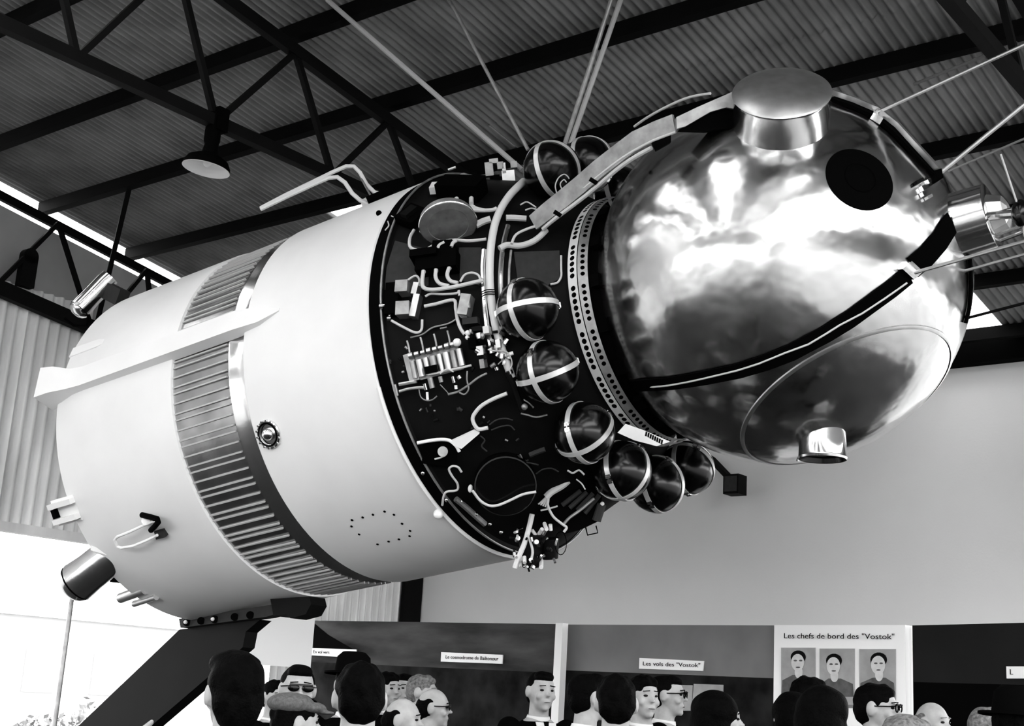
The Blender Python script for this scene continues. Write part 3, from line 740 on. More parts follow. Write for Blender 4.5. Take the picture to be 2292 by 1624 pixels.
# cables of the junction boxes
cable([(1022, 452), (1028, 462), (1045, 467), (1070, 471), (1100, 470), (1112, 466)], 4.5, lift=0.06); cable([(1055, 451), (1056, 460), (1068, 467), (1088, 471)], 4.5, lift=0.06)
cable([(1065, 504), (1080, 496), (1098, 490)], 8, lift=0.05, name='hose')
cable([(927, 514), (918, 530), (917, 550), (928, 558), (950, 560), (972, 548), (995, 540), (1020, 537), (1050, 539), (1088, 535)], 3.6, lift=0.06)
cable([(980, 556), (984, 548), (995, 542)], 4, lift=0.08); cable([(1010, 552), (1014, 543), (1022, 538)], 4, lift=0.08)
cable([(948, 604), (945, 630), (949, 644), (968, 648), (995, 645), (1025, 640), (1055, 633), (1082, 627)], 4.6, lift=0.09)
cable([(976, 602), (975, 620), (984, 634), (1005, 640)], 4.4, lift=0.09); cable([(1006, 596), (1001, 615), (1008, 628), (1025, 633)], 4.4, lift=0.09)
cable([(1030, 630), (1040, 615), (1056, 610), (1070, 615), (1075, 625)], 2.6, lift=0.09)
for x, y in ((948, 604), (976, 602), (1006, 596), (1022, 450), (1055, 449)): ccyl(x, y - 6, x, y + 6, 5, 'cable', 0.08, 'plug')
cable([(876, 483), (888, 489), (900, 488)], 1.5, lift=0.02, name='wire')
cable([(868, 495), (870, 505), (862, 515)], 1.5, lift=0.04, name='wire')
part(MB().ball(K(848, 477, 0.02), 0.02), 'rim_bolt', 'black')
# big hoses up at the conduit
cable([(1118, 556), (1135, 548), (1160, 550), (1185, 544), (1205, 532), (1222, 515)], 7, lift=0.06, name='hose', n=10)
cable([(1133, 487), (1150, 487), (1178, 489)], 7, lift=0.06, name='hose'); cable([(1145, 545), (1155, 525), (1180, 512), (1215, 500), (1250, 478)], 3, lift=0.1)
cable([(1165, 458), (1180, 452), (1200, 464)], 1.8, lift=0.08, name='wire'); cable([(1176, 470), (1190, 466), (1205, 470)], 1.8, lift=0.08, name='wire')
# twin cell unit
cbox(908, 652, 28, 26, 0.09, 'plate_metal', 4, 'battery_cell'); cbox(910, 698, 30, 30, 0.09, 'plate_metal', 4, 'battery_cell')
cbox(884, 675, 30, 70, 0.07, 'black', 4, 'battery_case'); cbox(935, 690, 14, 50, 0.07, 'silver_dull', -6, 'valve_block'); cbox(936, 654, 12, 26, 0.07, 'silver_dull', -6, 'valve_block')
cable([(873, 660), (895, 642), (915, 625), (930, 617), (938, 624), (938, 640)], 2.5, 'cable', 0.06, 'pipe'); cable([(876, 717), (905, 733), (930, 744), (943, 738), (945, 715)], 3, 'cable', 0.06, 'pipe')
for (a, b, c, e) in ((872, 655, 872, 716), (858, 684, 880, 680)): cable([(a, b), ((a + c) / 2, (b + e) / 2), (c, e)], 3.5, 'silver', 0.05, 'pipe')
for x, y in ((872, 660), (872, 712), (866, 683), (854, 685)): ccyl(x - 4, y, x + 4, y, 6, 'silver', 0.05)
cable([(952, 663), (965, 657), (990, 658), (1022, 656), (1027, 650), (1028, 662)], 2.8, 'cable', 0.06, 'pipe'); cable([(950, 685), (975, 680), (1015, 671), (1020, 690), (1024, 715), (1031, 735), (1040, 748)], 4, 'cable', 0.06, 'pipe')
cable([(919, 755), (945, 748), (968, 733), (1000, 725), (1018, 716), (1024, 708)], 2, 'plate_metal', 0.04, 'wire')
# valve bank
for i in range(5):
    x = 911 + i * 30; y = 762 - i * 7.5
    if i < 4: cable([(x, y), (x + 4, y + 15), (x + 7, y + 33)], 2.3, 'plate_metal', 0.05, 'pipe')
cable([(985, 735), (1000, 732)], 2, 'plate_metal', 0.05, 'pipe')
for i in range(9):
    x, y = 915 + i * 13.5, 797 - i * 3.6
    ccyl(x, y, x + 9, y - 2.5, 7.5 - (i % 3), 'silver_dull', 0.07, 'valve')
part(MB().ball(K(1023, 766, 0.08), 0.026), 'valve_cap', 'white_gloss')
for i in range(8):
    x, y = 922 + i * 15, 808 - i * 4.0
    ccyl(x, y, x + 8, y + 38, 6.0 + (i % 2) * 1.5, 'silver_dull' if i % 3 else 'plate_metal', 0.06, 'valve_body')
cbox(972, 826, 26, 16, 0.09, 'black', 12, 'relay'); cbox(925, 822, 22, 60, 0.05, 'plate_metal', 15, 'valve_plate'); cbox(985, 812, 96, 52, 0.03, 'plate_metal', 14, 'valve_plate')
cable([(893, 860), (915, 856), (933, 853)], 4, 'silver_dull', 0.06, 'pipe'); cable([(894, 876), (915, 870), (940, 867), (950, 868)], 3.5, 'silver_dull', 0.06, 'pipe'); cable([(884, 860), (887, 872), (890, 885)], 3, 'plate_metal', 0.05, 'pipe')
cable([(958, 838), (980, 834), (1005, 828), (1035, 822), (1055, 817)], 2.6, 'cable', 0.08, 'pipe'); cable([(1003, 882), (1025, 876), (1048, 862), (1070, 845), (1090, 835)], 2.6, 'plate_metal', 0.06, 'pipe')
cable([(937, 868), (942, 888), (955, 896), (968, 894), (978, 886)], 1.5, 'plate_metal', 0.05, 'wire'); cable([(1046, 830), (1045, 850), (1049, 870), (1040, 882), (1028, 878)], 2, 'plate_metal', 0.06, 'wire')
cable([(985, 836), (1000, 826), (1015, 832)], 1.6, 'cable', 0.1, 'wire'); cable([(985, 860), (1000, 876), (1005, 884)], 1.2, 'plate_metal', 0.06, 'wire')
for x, y, x2, y2, r, m in ((950, 858, 954, 872, 4, 'silver'), (956, 877, 957, 894, 3, 'white_gloss'), (1013, 842, 1017, 856, 4, 'silver'), (1020, 862, 1021, 870, 3.5, 'white_gloss'), (1026, 841, 1030, 847, 5, 'silver_dull'), (962, 845, 968, 868, 6, 'plate_metal'), (985, 842, 988, 855, 5, 'plate_metal')):
    ccyl(x, y, x2, y2, r, m, 0.08)
part(MB().ball(K(1047, 745, 0.07), 0.018), 'valve_cap', 'white_gloss'); part(MB().ball(K(1046, 755, 0.07), 0.014), 'valve_cap', 'white_gloss')
# pump column between the bank and the bottles
cbox(1048, 690, 22, 46, 0.10, 'plate_metal', -8, 'pump_body'); ccyl(1045, 662, 1048, 690, 6, 'plate_metal', 0.09, 'pump'); cbox(1058, 722, 34, 14, 0.07, 'mid_panel', 6, 'pump_body')
part(MB().tube([K(1038 + 9 * math.cos(w), 697 + 12 * math.sin(w), 0.06) for w in np.arange(0, 6.28, 0.5)], 0.012, 6, closed=True), 'pipe_ring', 'plate_metal')
for i in range(26):
    x, y = 1040 + rng.random() * 95, 725 + rng.random() * 105
    x += (y - 725) * 0.12; w = rng.random() * 6.28; L = 5 + rng.random() * 9
    ccyl(x, y, x + L * math.cos(w), y + L * math.sin(w), 3 + rng.random() * 4.5, ['silver', 'silver_dull', 'plate_metal', 'steel_dark', 'white_gloss', 'mid_panel'][i % 6], 0.06 + rng.random() * 0.06)
for (x, y, w_, h_, m) in ((1082, 785, 14, 20, 'silver_dull'), (1086, 812, 10, 20, 'plate_metal'), (1096, 742, 13, 16, 'rib_paint'), (1122, 770, 10, 18, 'silver_dull'), (1065, 770, 16, 24, 'black'), (1075, 740, 20, 10, 'steel_dark')):
    cbox(x, y, w_, h_, 0.1, m, 8, 'valve_block', 0.02)
cable([(1092, 782), (1110, 785), (1132, 786), (1143, 800), (1146, 815), (1140, 828)], 1.6, 'cable', 0.1, 'wire'); cable([(1115, 815), (1130, 800), (1140, 795)], 1.4, 'plate_metal', 0.1, 'wire')
for t in range(3): cable([(1075, 655 + t * 5), (1090, 648 + t * 5), (1108, 648 + t * 5)], 1.3, 'steel_dark', 0.085, 'wire')
for i in range(34):
    x, y = ((870 + rng.random() * 60, 770 + rng.random() * 90), (1050 + rng.random() * 110, 930 + rng.random() * 60), (940 + rng.random() * 90, 900 + rng.random() * 60), (1150 + rng.random() * 60, 1010 + rng.random() * 60))[i % 4]
    w = rng.random() * 6.28; L = 4 + rng.random() * 8
    ccyl(x, y, x + L * math.cos(w), y + L * math.sin(w), 1.5 + rng.random() * 2.5, ['steel_dark', 'mid_panel', 'mid_panel', 'plate_metal'][(i // 4) % 4], 0.03)
for pix in ([(1075, 975), (1085, 985), (1078, 998), (1090, 1010)], [(1096, 950), (1110, 940), (1130, 936), (1148, 940)], [(1100, 962), (1118, 955), (1140, 952), (1152, 962)], [(1160, 1040), (1180, 1035), (1205, 1040)], [(1200, 1060), (1215, 1050), (1235, 1048), (1250, 1055)]):
    cable(pix, 1.8, 'mid_panel', 0.06, 'wire')
# lower side: bent pipe, bright arm, black drum
cable([(1135, 880), (1105, 892), (1080, 906), (1066, 920), (1058, 935), (1062, 950), (1072, 960), (1092, 957)], 4.5, 'rib_paint', 0.06, 'pipe')
cable([(1135, 832), (1150, 862), (1160, 890), (1170, 920)], 7, 'steel_dark', 0.07, 'pipe')
cable([(1172, 893), (1185, 902), (1194, 912)], 2, 'silver', 0.1, 'wire'); part(MB().ball(K(1174, 910, 0.1), 0.02), 'fitting', 'plate_metal'); cable([(1166, 925), (1180, 928), (1200, 933), (1225, 928)], 2, 'plate_metal', 0.1, 'wire')
arm = part(MB().prism([K(x, y, 0.05) for x, y in ((1008, 985), (1062, 960), (1074, 966), (1034, 1000), (1018, 994))], knorm(K(1040, 980)) * 0.03), 'bright_arm', 'white_gloss', smooth=False)
cable([(934, 991), (960, 986), (985, 983), (1005, 985), (1020, 996), (1028, 1010)], 4, 'white_gloss', 0.07, 'arm_edge', parent=arm)
cbox(985, 1012, 76, 50, 0.03, 'black', -6, 'black_housing', 0.02)
part(MB().cyl(K(991, 1010, 0.06), K(991, 1010, 0.075), 0.032, n=20), 'eyelet', 'plate_metal'); cable([(973, 1027), (985, 1024), (996, 1019)], 2, 'cable', 0.07, 'wire')
dc = K(1130, 1070); dnn = nrm(nrm(CAM - dc) * 0.9 + knorm(dc) * 0.8)
drum = part(MB().lathe([(-0.1, 0.19), (0.10, 0.19), (0.115, 0.183), (0.115, 0.001)], dc + dnn * 0.05, dnn, 56), 'black_drum', 'black_gloss')
part(MB().lathe([(0.1, 0.191), (0.108, 0.193), (0.116, 0.186)], dc + dnn * 0.05, dnn, 56), 'drum_rim', 'mid_panel', drum)
cable([(1186, 1018), (1200, 1012), (1220, 1005)], 6, 'mid_panel', 0.08, 'hose')
cable([(1033, 1056), (1025, 1045), (1012, 1043), (1005, 1050), (1012, 1065), (1023, 1080), (1025, 1093), (1018, 1098), (1000, 1100), (993, 1110), (990, 1130)], 2.6, 'cable', 0.06, 'wire')
part(MB().ball(Y(981, 1150, 0.03), 0.032), 'dangling_bulb', 'white_gloss')
part(MB().ball(K(1053, 1093, 0.07), (0.016, 0.016, 0.026)), 'plug', 'white_gloss'); cable([(1058, 1098), (1075, 1120), (1095, 1131), (1115, 1130), (1140, 1120), (1170, 1106), (1200, 1100)], 3, 'cable', 0.24)
cable([(1020, 1116), (1040, 1132), (1060, 1150), (1085, 1172)], 7, 'plate_metal', 0.03, 'flat_bar')
for x, y in ((1000, 1118), (1033, 1122), (1065, 1150), (1096, 1172), (1121, 1190), (947, 1058)): part(MB().ball(K(x, y, 0.03), 0.014), 'bolt', 'silver')
# vent box with ribs and handle, lower right
bxp = [(1225, 1110), (1290, 1060), (1352, 1068), (1342, 1165), (1300, 1185), (1262, 1195), (1240, 1150)]
Dv = depth(CP(1.5, 265, 1.15))
vent = part(MB().prism([atdepth(x, y, Dv - 0.1) for x, y in bxp], nrm(_fw) * 0.35), 'vent_box', 'black', smooth=False)
for k in range(4):
    part(MB().tube([atdepth(1258 + k * 17, 1130 + k * 6, Dv - 0.11), atdepth(1300 + k * 14, 1098 + k * 3, Dv - 0.11)], 0.016, 8), 'vent_rib', 'mid_panel', vent)
part(MB().tube([atdepth(x, y, Dv - 0.1) for x, y in ((1311, 1180), (1315, 1197), (1338, 1192), (1334, 1176))], 0.005, 6), 'vent_handle', 'black', vent)
part(MB().tube([atdepth(1335, 1165, Dv - 0.12), atdepth(1347, 1128, Dv - 0.12)], 0.03, 10), 'vent_bump', 'mid_panel', vent)
part(MB().ball(atdepth(1348, 1127, Dv - 0.14), 0.014), 'vent_knob', 'white_gloss', vent)
def dcable(pix, rpx, m, D, name='cable', parent=None):
    Ds = D if hasattr(D, '__len__') else [D] * len(pix)
    return part(MB().tube(smooth_pts([atdepth(x, y, d) for (x, y), d in zip(pix, Ds)]), rpx * (Ds[0] / FPX), 8), name, m, parent)
# loom of cables and hanging valve cluster at the bottom
dcable([(1282, 1065), (1260, 1085), (1235, 1100), (1222, 1112)], 8, 'rib_paint', Dv - 0.15, 'cable_loom')
for k in range(5): dcable([(1228, 1106), (1216 + k * 3, 1118), (1205 + k * 5, 1128 + k * 2)], 2, 'cable', Dv - 0.16, 'wire')
dcable([(1226, 1108), (1226, 1130), (1238, 1155), (1258, 1172), (1268, 1180), (1262, 1190)], 3, 'cable', Dv - 0.16); dcable([(1210, 1142), (1228, 1138), (1248, 1132)], 2, 'cable', Dv - 0.16, 'wire'); dcable([(1262, 1172), (1275, 1158), (1300, 1140), (1330, 1115)], 3.5, 'plate_metal', Dv - 0.15, 'pipe')
dcable([(1191, 1150), (1183, 1185), (1172, 1220), (1158, 1252), (1152, 1270)], 6, 'rib_paint', Dv - 0.12, 'drain_pipe'); dcable([(1180, 1195), (1188, 1215), (1192, 1235), (1188, 1258)], 3, 'cable', Dv - 0.13, 'pipe')
cl0 = part(MB().cyl(atdepth(1188, 1195, Dv - 0.05), atdepth(1190, 1268, Dv - 0.05), 0.085, 0.06, 16), 'valve_cluster', 'steel_dark')
part(MB().cyl(atdepth(1228, 1205, Dv - 0.02), atdepth(1232, 1250, Dv - 0.02), 0.07, 0.05, 16), 'valve_cluster', 'steel_dark')
for i in range(46):
    x = 1150 + rng.random() * 95; y = 1180 + rng.random() * 95
    if y > 1255 and x > 1215: x -= 50
    w = rng.random() * 6.28; L = 4 + rng.random() * 14
    p, q = atdepth(x, y, Dv - 0.16 + rng.random() * 0.12), atdepth(x + L * math.cos(w) * 0.6, y + L * math.sin(w), Dv - 0.16 + rng.random() * 0.1)
    part(MB().cyl(p, q, (2 + rng.random() * 3.5) * Dv / FPX, n=10), 'fitting', ['silver', 'white_gloss', 'silver_dull', 'steel_dark', 'rib_paint'][i % 5], cl0)
part(MB().tube([atdepth(1255 + 13 * math.cos(w), 1215 + 26 * math.sin(w), Dv - 0.1) for w in np.arange(0, 6.28, 0.4)], 0.003, 5, closed=True), 'wire_loop', 'black')
# small wires between the bottles
for pix, r, m in (([(1298, 860), (1310, 853), (1322, 862), (1318, 876), (1306, 882)], 2.5, 'cable'), ([(1310, 898), (1325, 903), (1332, 896)], 3, 'silver'), ([(1270, 1052), (1282, 1058), (1296, 1052), (1308, 1062)], 2.2, 'cable'), ([(1290, 1072), (1302, 1082), (1310, 1095)], 1.6, 'cable')):
    dcable(pix, r, m, Dv - 0.35, 'wire')
# bright torn foil by the ring
foil = [atdepth(x, y, 7.95) for x, y in ((1382, 968), (1400, 948), (1440, 962), (1500, 988), (1470, 998), (1420, 985))]
part(MB().prism(foil, nrm(_fw) * 0.01), 'foil_strip', 'silver', smooth=False)
for k in range(8): part(MB().cyl(atdepth(1448 + k * 5, 966 + k * 2.6, 7.93), atdepth(1446 + k * 5, 976 + k * 2.6, 7.93), 0.004, n=6), 'foil_tooth', 'black')

# ---- umbilical conduit from the module over the sphere to the drum cap
def lerp_path(pix, D0, D1):
    L = [0]
    for a, b in zip(pix[:-1], pix[1:]): L.append(L[-1] + math.hypot(b[0] - a[0], b[1] - a[1]))
    return [atdepth(x, y, D0 + (D1 - D0) * l / L[-1]) for (x, y), l in zip(pix, L)]
Da, Db = depth(K(1200, 490)) - 0.15, depth(S(1640, 262)) - 0.02
cpx = [(1196, 498), (1228, 472), (1262, 446), (1300, 415), (1340, 380), (1385, 345), (1425, 315), (1470, 294), (1512, 277)]
cp3 = lerp_path(cpx, Da, Db)
nrms = [nrm(nrm(CAM - p) + 0.5 * nrm(p - PC)) for p in cp3]
con = part(MB().ribbon(cp3, nrms, [0.10, 0.11, 0.115, 0.115, 0.115, 0.115, 0.115, 0.115, 0.11], 0.02), 'umbilical_conduit', 'plate_metal', ang=50)
def edge(pix, r, m, name, off=-0.03, parent=con): return part(MB().tube(smooth_pts([p + nrm(CAM - p) * -off for p in lerp_path(pix, Da, Db)], 3), r, 8), name, m, parent)
edge([(1212, 503), (1249, 474), (1290, 436), (1328, 403), (1370, 370), (1409, 343), (1461, 315), (1513, 295)], 0.008, 'rib_paint', 'conduit_edge')
edge([(1215, 512), (1243, 489), (1312, 437), (1380, 380), (1420, 352), (1458, 331)], 0.013, 'rib_paint', 'conduit_pipe')
for x, y in ((1248, 477), (1328, 404), (1410, 345)): part(MB().bar(atdepth(x - 8, y - 4, depth(con.matrix_world.translation) * 0 + (Da + Db) / 2 - 0.05), atdepth(x + 8, y + 6, (Da + Db) / 2 - 0.05), 0.02, 0.02), 'conduit_clip', 'black', con)
edge([(1420, 283), (1450, 262), (1500, 235), (1545, 217), (1590, 209)], 0.008, 'rib_paint', 'conduit_pipe', 0.0)
edge([(1503, 312), (1540, 303), (1580, 297), (1625, 291), (1642, 292), (1658, 302), (1685, 315), (1718, 321)], 0.017, 'rib_paint', 'conduit_pipe', -0.06)
f1 = [(1514, 262), (1560, 240), (1640, 205), (1660, 215), (1655, 245), (1625, 240), (1590, 250), (1535, 282), (1515, 288)]
D2 = depth(S(1600, 300)) - 0.06
part(MB().prism([atdepth(x, y, D2) for x, y in f1], nrm(_fw) * 0.12), 'conduit_fairing', 'plate_metal', con, smooth=False)
part(MB().prism([atdepth(x, y, D2 + 0.03) for x, y in ((1520, 290), (1590, 252), (1625, 243), (1648, 246), (1648, 286), (1580, 292))], nrm(_fw) * 0.08), 'fairing_shade_block', 'black', con, smooth=False)  # solid black block painting the shade inside the fairing's opening
edge([(1516, 287), (1535, 283), (1590, 251), (1625, 240), (1650, 243), (1668, 258)], 0.007, 'rib_paint', 'conduit_edge', -0.1)
part(MB().prism([atdepth(x, y, D2 - 0.02) for x, y in ((1460, 318), (1502, 302), (1502, 318), (1470, 336))], nrm(_fw) * 0.06), 'conduit_coupling', 'black', con, smooth=False)
# loop wires on the conduit
dcable([(1246, 432), (1243, 415), (1250, 398), (1262, 390), (1270, 394), (1274, 400)], 1.4, 'cable', Da - 0.02, 'wire', con); dcable([(1260, 428), (1254, 412), (1262, 402), (1268, 408)], 1.4, 'cable', Da - 0.02, 'wire', con)

# ---- gear on top of the module
Dt = depth(CP(1.5, 95, 1.2))
part(MB().prism([atdepth(x, y, Dt) for x, y in ((965, 425), (1030, 393), (1090, 425), (1075, 432), (1000, 428))], nrm(_fw) * 0.05), 'top_bracket', 'plate_metal', smooth=False)
dcable([(1028, 394), (1040, 390), (1060, 402), (1088, 424), (1105, 433), (1140, 428), (1160, 418)], 3.5, 'plate_metal', Dt - 0.1, 'pipe')
cbox(978, 428, 24, 16, 0.05, 'white_gloss', 10, 'label_plate', 0.02)
for x, y, w_, h_, m in ((1095, 380, 18, 30, 'plate_metal'), (1120, 372, 14, 16, 'plate_metal'), (1138, 395, 28, 24, 'silver_dull'), (1112, 402, 14, 18, 'black'), (1128, 378, 8, 24, 'silver'), (1105, 362, 20, 10, 'plate_metal'), (1150, 370, 14, 14, 'plate_metal')):
    c = atdepth(x, y, Dt - 0.05); k = Dt / FPX
    part(MB().box(c, nrm(_rt + _up * 0.1) * w_ * k / 2, nrm(_up - _rt * 0.1) * h_ * k / 2, _fw * 0.05), 'actuator', m, smooth=False)
part(MB().bar(atdepth(1003, 380, Dt), atdepth(1020, 374, Dt), 0.02, 0.01), 'label_plate', 'white_gloss')
part(MB().cyl(atdepth(1112, 430, Dt), atdepth(1112, 396, Dt), 0.05), 'actuator', 'steel_dark')
# suspension rods up to the roof
def srod(x0, y0, D, x1, y1, r, m):
    q = on_roof(x1, y1); p = atdepth(x0, y0, D)
    part(MB().tube([p, p + (q - p) * 1.0], r, 10), 'suspension_rod', m)
srod(1168, 380, Dt, 733, 0, 0.019, 'rod_paint'); srod(1182, 335, Dt + 0.2, 1003, -5, 0.014, 'plate_metal'); srod(1277, 322, Dt + 0.1, 1392, -8, 0.019, 'rod_paint'); srod(1264, 322, Dt + 0.3, 1370, -5, 0.018, 'plate_metal')

# ---- cradle rail under the tail (bolted to the ship)
def onv(x, y, v_=6.95): return on_plane(x, y, V, v_)
rl = part(MB().prism([onv(400, 1384, 6.9), onv(520, 1366, 6.9), onv(612, 1352, 6.9), onv(612, 1375, 6.9), onv(595, 1380, 6.9), onv(404, 1404, 6.9)], V * 0.1), 'cradle_rail', 'mid_panel', smooth=False)
part(MB().prism([onv(605, 1340, 6.85), onv(692, 1334, 6.85), onv(696, 1352, 6.85), onv(684, 1374, 6.85), onv(650, 1383, 6.85), onv(640, 1374, 6.85), onv(612, 1378, 6.85)], V * 0.16), 'rail_shoe', 'steel_dark', rl, smooth=False)
for x in (418, 450, 480, 525, 560): part(MB().cyl(onv(x, 1394 - (x - 404) * 0.115, 6.88), onv(x, 1394 - (x - 404) * 0.115, 6.92), 0.03), 'rail_bolt', 'black', rl)
for x in (415, 476): part(MB().ball(onv(x, 1393 - (x - 404) * 0.115, 6.87), 0.016), 'rail_bolt', 'white_gloss', rl)

# ================================================================== supports on the floor
a1, a2 = onv(402, 1408), onv(175, 1624); b1, b2 = onv(543, 1448), onv(338, 1624)
def to_floor(p, q): t = (0 - p[2]) / (q[2] - p[2]); return p + (q - p) * t
pf, pg = to_floor(a1, a2), to_floor(b1, b2)
sup = tag(empty('support_pylon', (pf + pg) / 2 + V * 0.06), 'dark slanting steel pylon carrying the rocket stage', 'support')
part(MB().prism([a1, onv(582, 1386), onv(550, 1413), b1, pg, pf], V * 0.12), 'pylon_leg', 'steel_dark', sup, smooth=False)
part(MB().box((pf + pg) / 2 + V * 0.06 + Z * 0.015, U * 0.75, V * 0.4, Z * 0.015), 'base_plate', 'steel_dark', sup, smooth=False)
pt = on_plane(161, 1338, U, 9.35)
prop = tag(empty('prop_post', (pt[0], pt[1], 0)), 'thin grey post standing under the silver tail nozzle', 'post')
MB().cyl((pt[0], pt[1], 0.0), pt, 0.018, n=14).build('post_tube', 'plate_metal', prop)
MB().cyl((pt[0], pt[1], 0.0), (pt[0], pt[1], 0.02), 0.12, n=24).build('post_foot', 'steel_dark', prop)
# ================================================================== DISPLAY BOARDS ALONG THE WALL
ZB = 2.4
def topz(x, y, z=ZB): r = ray(x, y); return CAM + r * ((z - CAM[2]) / r[2])
def text_mesh(txt, size, name='lettering'):
    cu = bpy.data.curves.new(name, 'FONT'); cu.body = txt; cu.size = size; cu.align_x = 'CENTER'; cu.align_y = 'CENTER'; cu.extrude = 0.001; cu.resolution_u = 3
    o = bpy.data.objects.new('tmp', cu); COL.objects.link(o); dg = bpy.context.evaluated_depsgraph_get()
    me = bpy.data.meshes.new_from_object(o.evaluated_get(dg)); bpy.data.objects.remove(o); me.name = name
    me.materials.clear(); me.materials.append(M['ink']); return me
class Panel:
    """upright board whose top edge runs between two picture points"""
    def __init__(s, p, q, z=ZB):
        s.a, s.b = topz(*p, z), topz(*q, z); s.ex = nrm(s.b - s.a); s.L = np.linalg.norm(s.b - s.a)
        s.n = nrm(np.cross(s.ex, Z)); s.z = z
        if s.n @ (CAM - s.a) < 0: s.n = -s.n
    def at(s, x, y, lift=0.0):
        P = on_plane(x, y, s.n, float(s.n @ s.a)); return P + s.n * lift
    def box(s, x0, x1, z0, z1, t, lift=0.0):
        c = s.a + s.ex * (x0 + x1) / 2; c = np.array([c[0], c[1], (z0 + z1) / 2]) + s.n * (lift - t / 2)
        return MB().box(c, s.ex * (x1 - x0) / 2, Z * (z1 - z0) / 2, s.n * t / 2)
    def quad(s, pix, t, lift):
        return MB().prism([s.at(x, y, lift) for x, y in pix], s.n * t)
    def write(s, txt, x, y, hpx, wpx, parent, name='lettering'):
        c = s.at(x, y, 0.021); k = depth(c) / FPX; me = text_mesh(txt, hpx * k * 1.4, name)
        w = max(v.co.x for v in me.vertices) - min(v.co.x for v in me.vertices)
        want = np.linalg.norm(s.at(x + wpx / 2, y) - s.at(x - wpx / 2, y)); f = want / max(w, 1e-3)
        for v in me.vertices: v.co.x *= f
        o = inst(name, me, frame(c, s.ex, Z, s.n), parent); o['kind'] = 'stuff'; return o
    def root(s, name): m = (s.a + s.b) / 2; return empty(name, (m[0], m[1], 0))
# long dark mural
A = Panel((698, 1388), (1246, 1396)); r = A.root('display_board')
A.box(0, A.L, 1.92, ZB, 0.05).build('panel', 'mural', r, smooth=False)
A.box(0, A.L, 0.5, 1.92, 0.05).build('lower_panel', 'photo_low', r, smooth=False)
A.quad([(701, 1392), (702, 1450), (790, 1452), (735, 1420)], 0.004, 0.002).build('mural_shape', 'black', r, smooth=False)
for x in (0.1, A.L - 0.1): A.box(x - 0.03, x + 0.03, 0, 0.5, 0.05, -0.01).build('leg', 'steel_dark', r, smooth=False)
sg = A.quad([(698, 1450), (800, 1453), (797, 1471), (698, 1466)], 0.015, 0.003).build('caption_strip', 'board_white', r, smooth=False)
A.write('En vol vers', 722, 1459, 7, 36, r)
A.quad([(990, 1459), (1127, 1465), (1126, 1485), (989, 1480)], 0.015, 0.003).build('caption_strip', 'board_white', r, smooth=False)
A.write('Le cosmodrome de Ba\u00efkonour', 1058, 1472, 8, 118, r)
tag(r, 'long dark mural board with two white caption strips on the back wall', 'display board')
# white post
pt_ = topz(1258, 1393, 2.41)
tag(MB().box((pt_[0], pt_[1], 1.2), A.ex * 0.045, A.n * 0.045, Z * 1.205).build('white_post', 'board_white', smooth=False), 'white square post between the dark mural and the grey board', 'post')
# grey board
B = Panel((1268, 1397), (1732, 1399)); r = B.root('display_board')
B.box(0, B.L, 1.95, ZB, 0.05).build('panel', 'board_grey', r, smooth=False)
B.box(0, B.L, 0.5, 1.95, 0.05).build('lower_panel', 'photo_low', r, smooth=False)
B.quad([(1515, 1532), (1552, 1533), (1550, 1590), (1512, 1590)], 0.012, 0.003).build('photograph', 'photo_grey', r, smooth=False)
B.quad([(1555, 1530), (1620, 1532), (1620, 1578), (1552, 1576)], 0.012, 0.003).build('photograph', 'photo_grey', r, smooth=False)
for x in (0.1, B.L - 0.1): B.box(x - 0.03, x + 0.03, 0, 0.5, 0.05, -0.01).build('leg', 'steel_dark', r, smooth=False)
B.quad([(1434, 1472), (1577, 1479), (1575, 1501), (1433, 1496)], 0.015, 0.003).build('caption_strip', 'board_white', r, smooth=False)
B.write('Les vols des "Vostok"', 1505, 1487, 9, 128, r)
tag(r, 'plain grey display board with one white caption strip', 'display board')
# white portrait board (a box standing proud of the others)
Cb = Panel((1733, 1398), (2026, 1398)); r = Cb.root('portrait_board')
Cb.box(0, Cb.L, 0.35, ZB, 0.14).build('panel', 'board_white', r, smooth=False)
for x in (0.15, Cb.L - 0.15): Cb.box(x - 0.04, x + 0.04, 0, 0.35, 0.08, -0.03).build('leg', 'steel_dark', r, smooth=False)
Cb.write('Les chefs de bord des "Vostok"', 1877, 1424, 12, 246, r)
for (x0, x1, y0, y1, cx, cy, hs, tn) in ((1750, 1826, 1449, 1560, 1790, 1478, 1.0, 0), (1836, 1914, 1451, 1575, 1870, 1486, 1.05, 1), (1925, 2006, 1452, 1575, 1970, 1484, 1.1, 2)):
    ph = Cb.quad([(x0, y0), (x1, y0), (x1, y1), (x0, y1)], 0.008, 0.003).build('portrait_photo', 'photo_grey', r, smooth=False)
    def ell(x, y, rx, ry, m, lift, nm):
        Cb.quad([(x + rx * math.cos(w), y + ry * math.sin(w)) for w in np.arange(0, 6.28, 0.35)], 0.001, lift).build(nm, m, ph, smooth=False)
    yb = min(y1 - 1, 1559)
    Cb.quad([(x0 + 1, yb), (x0 + 3, cy + 44), (cx - 14, cy + 32), (cx + 14, cy + 32), (x1 - 3, cy + 44), (x1 - 1, yb)], 0.001, 0.012).build('printed_shoulders', 'photo_dark', ph, smooth=False)
    ell(cx, cy + 26, 9, 14, 'photo_skin', 0.0135, 'printed_neck'); ell(cx - 1, cy - 8, 17 * hs, 15 * hs, 'ink', 0.014, 'printed_hair'); ell(cx - 2, cy + 4, 14.5 * hs, 19 * hs, 'photo_skin', 0.0155, 'printed_face')
    for dx in (-7, 5): ell(cx + dx, cy, 4, 2, 'photo_dark', 0.017, 'printed_eye')
    ell(cx - 1, cy + 15, 5, 1.6, 'photo_dark', 0.017, 'printed_mouth')
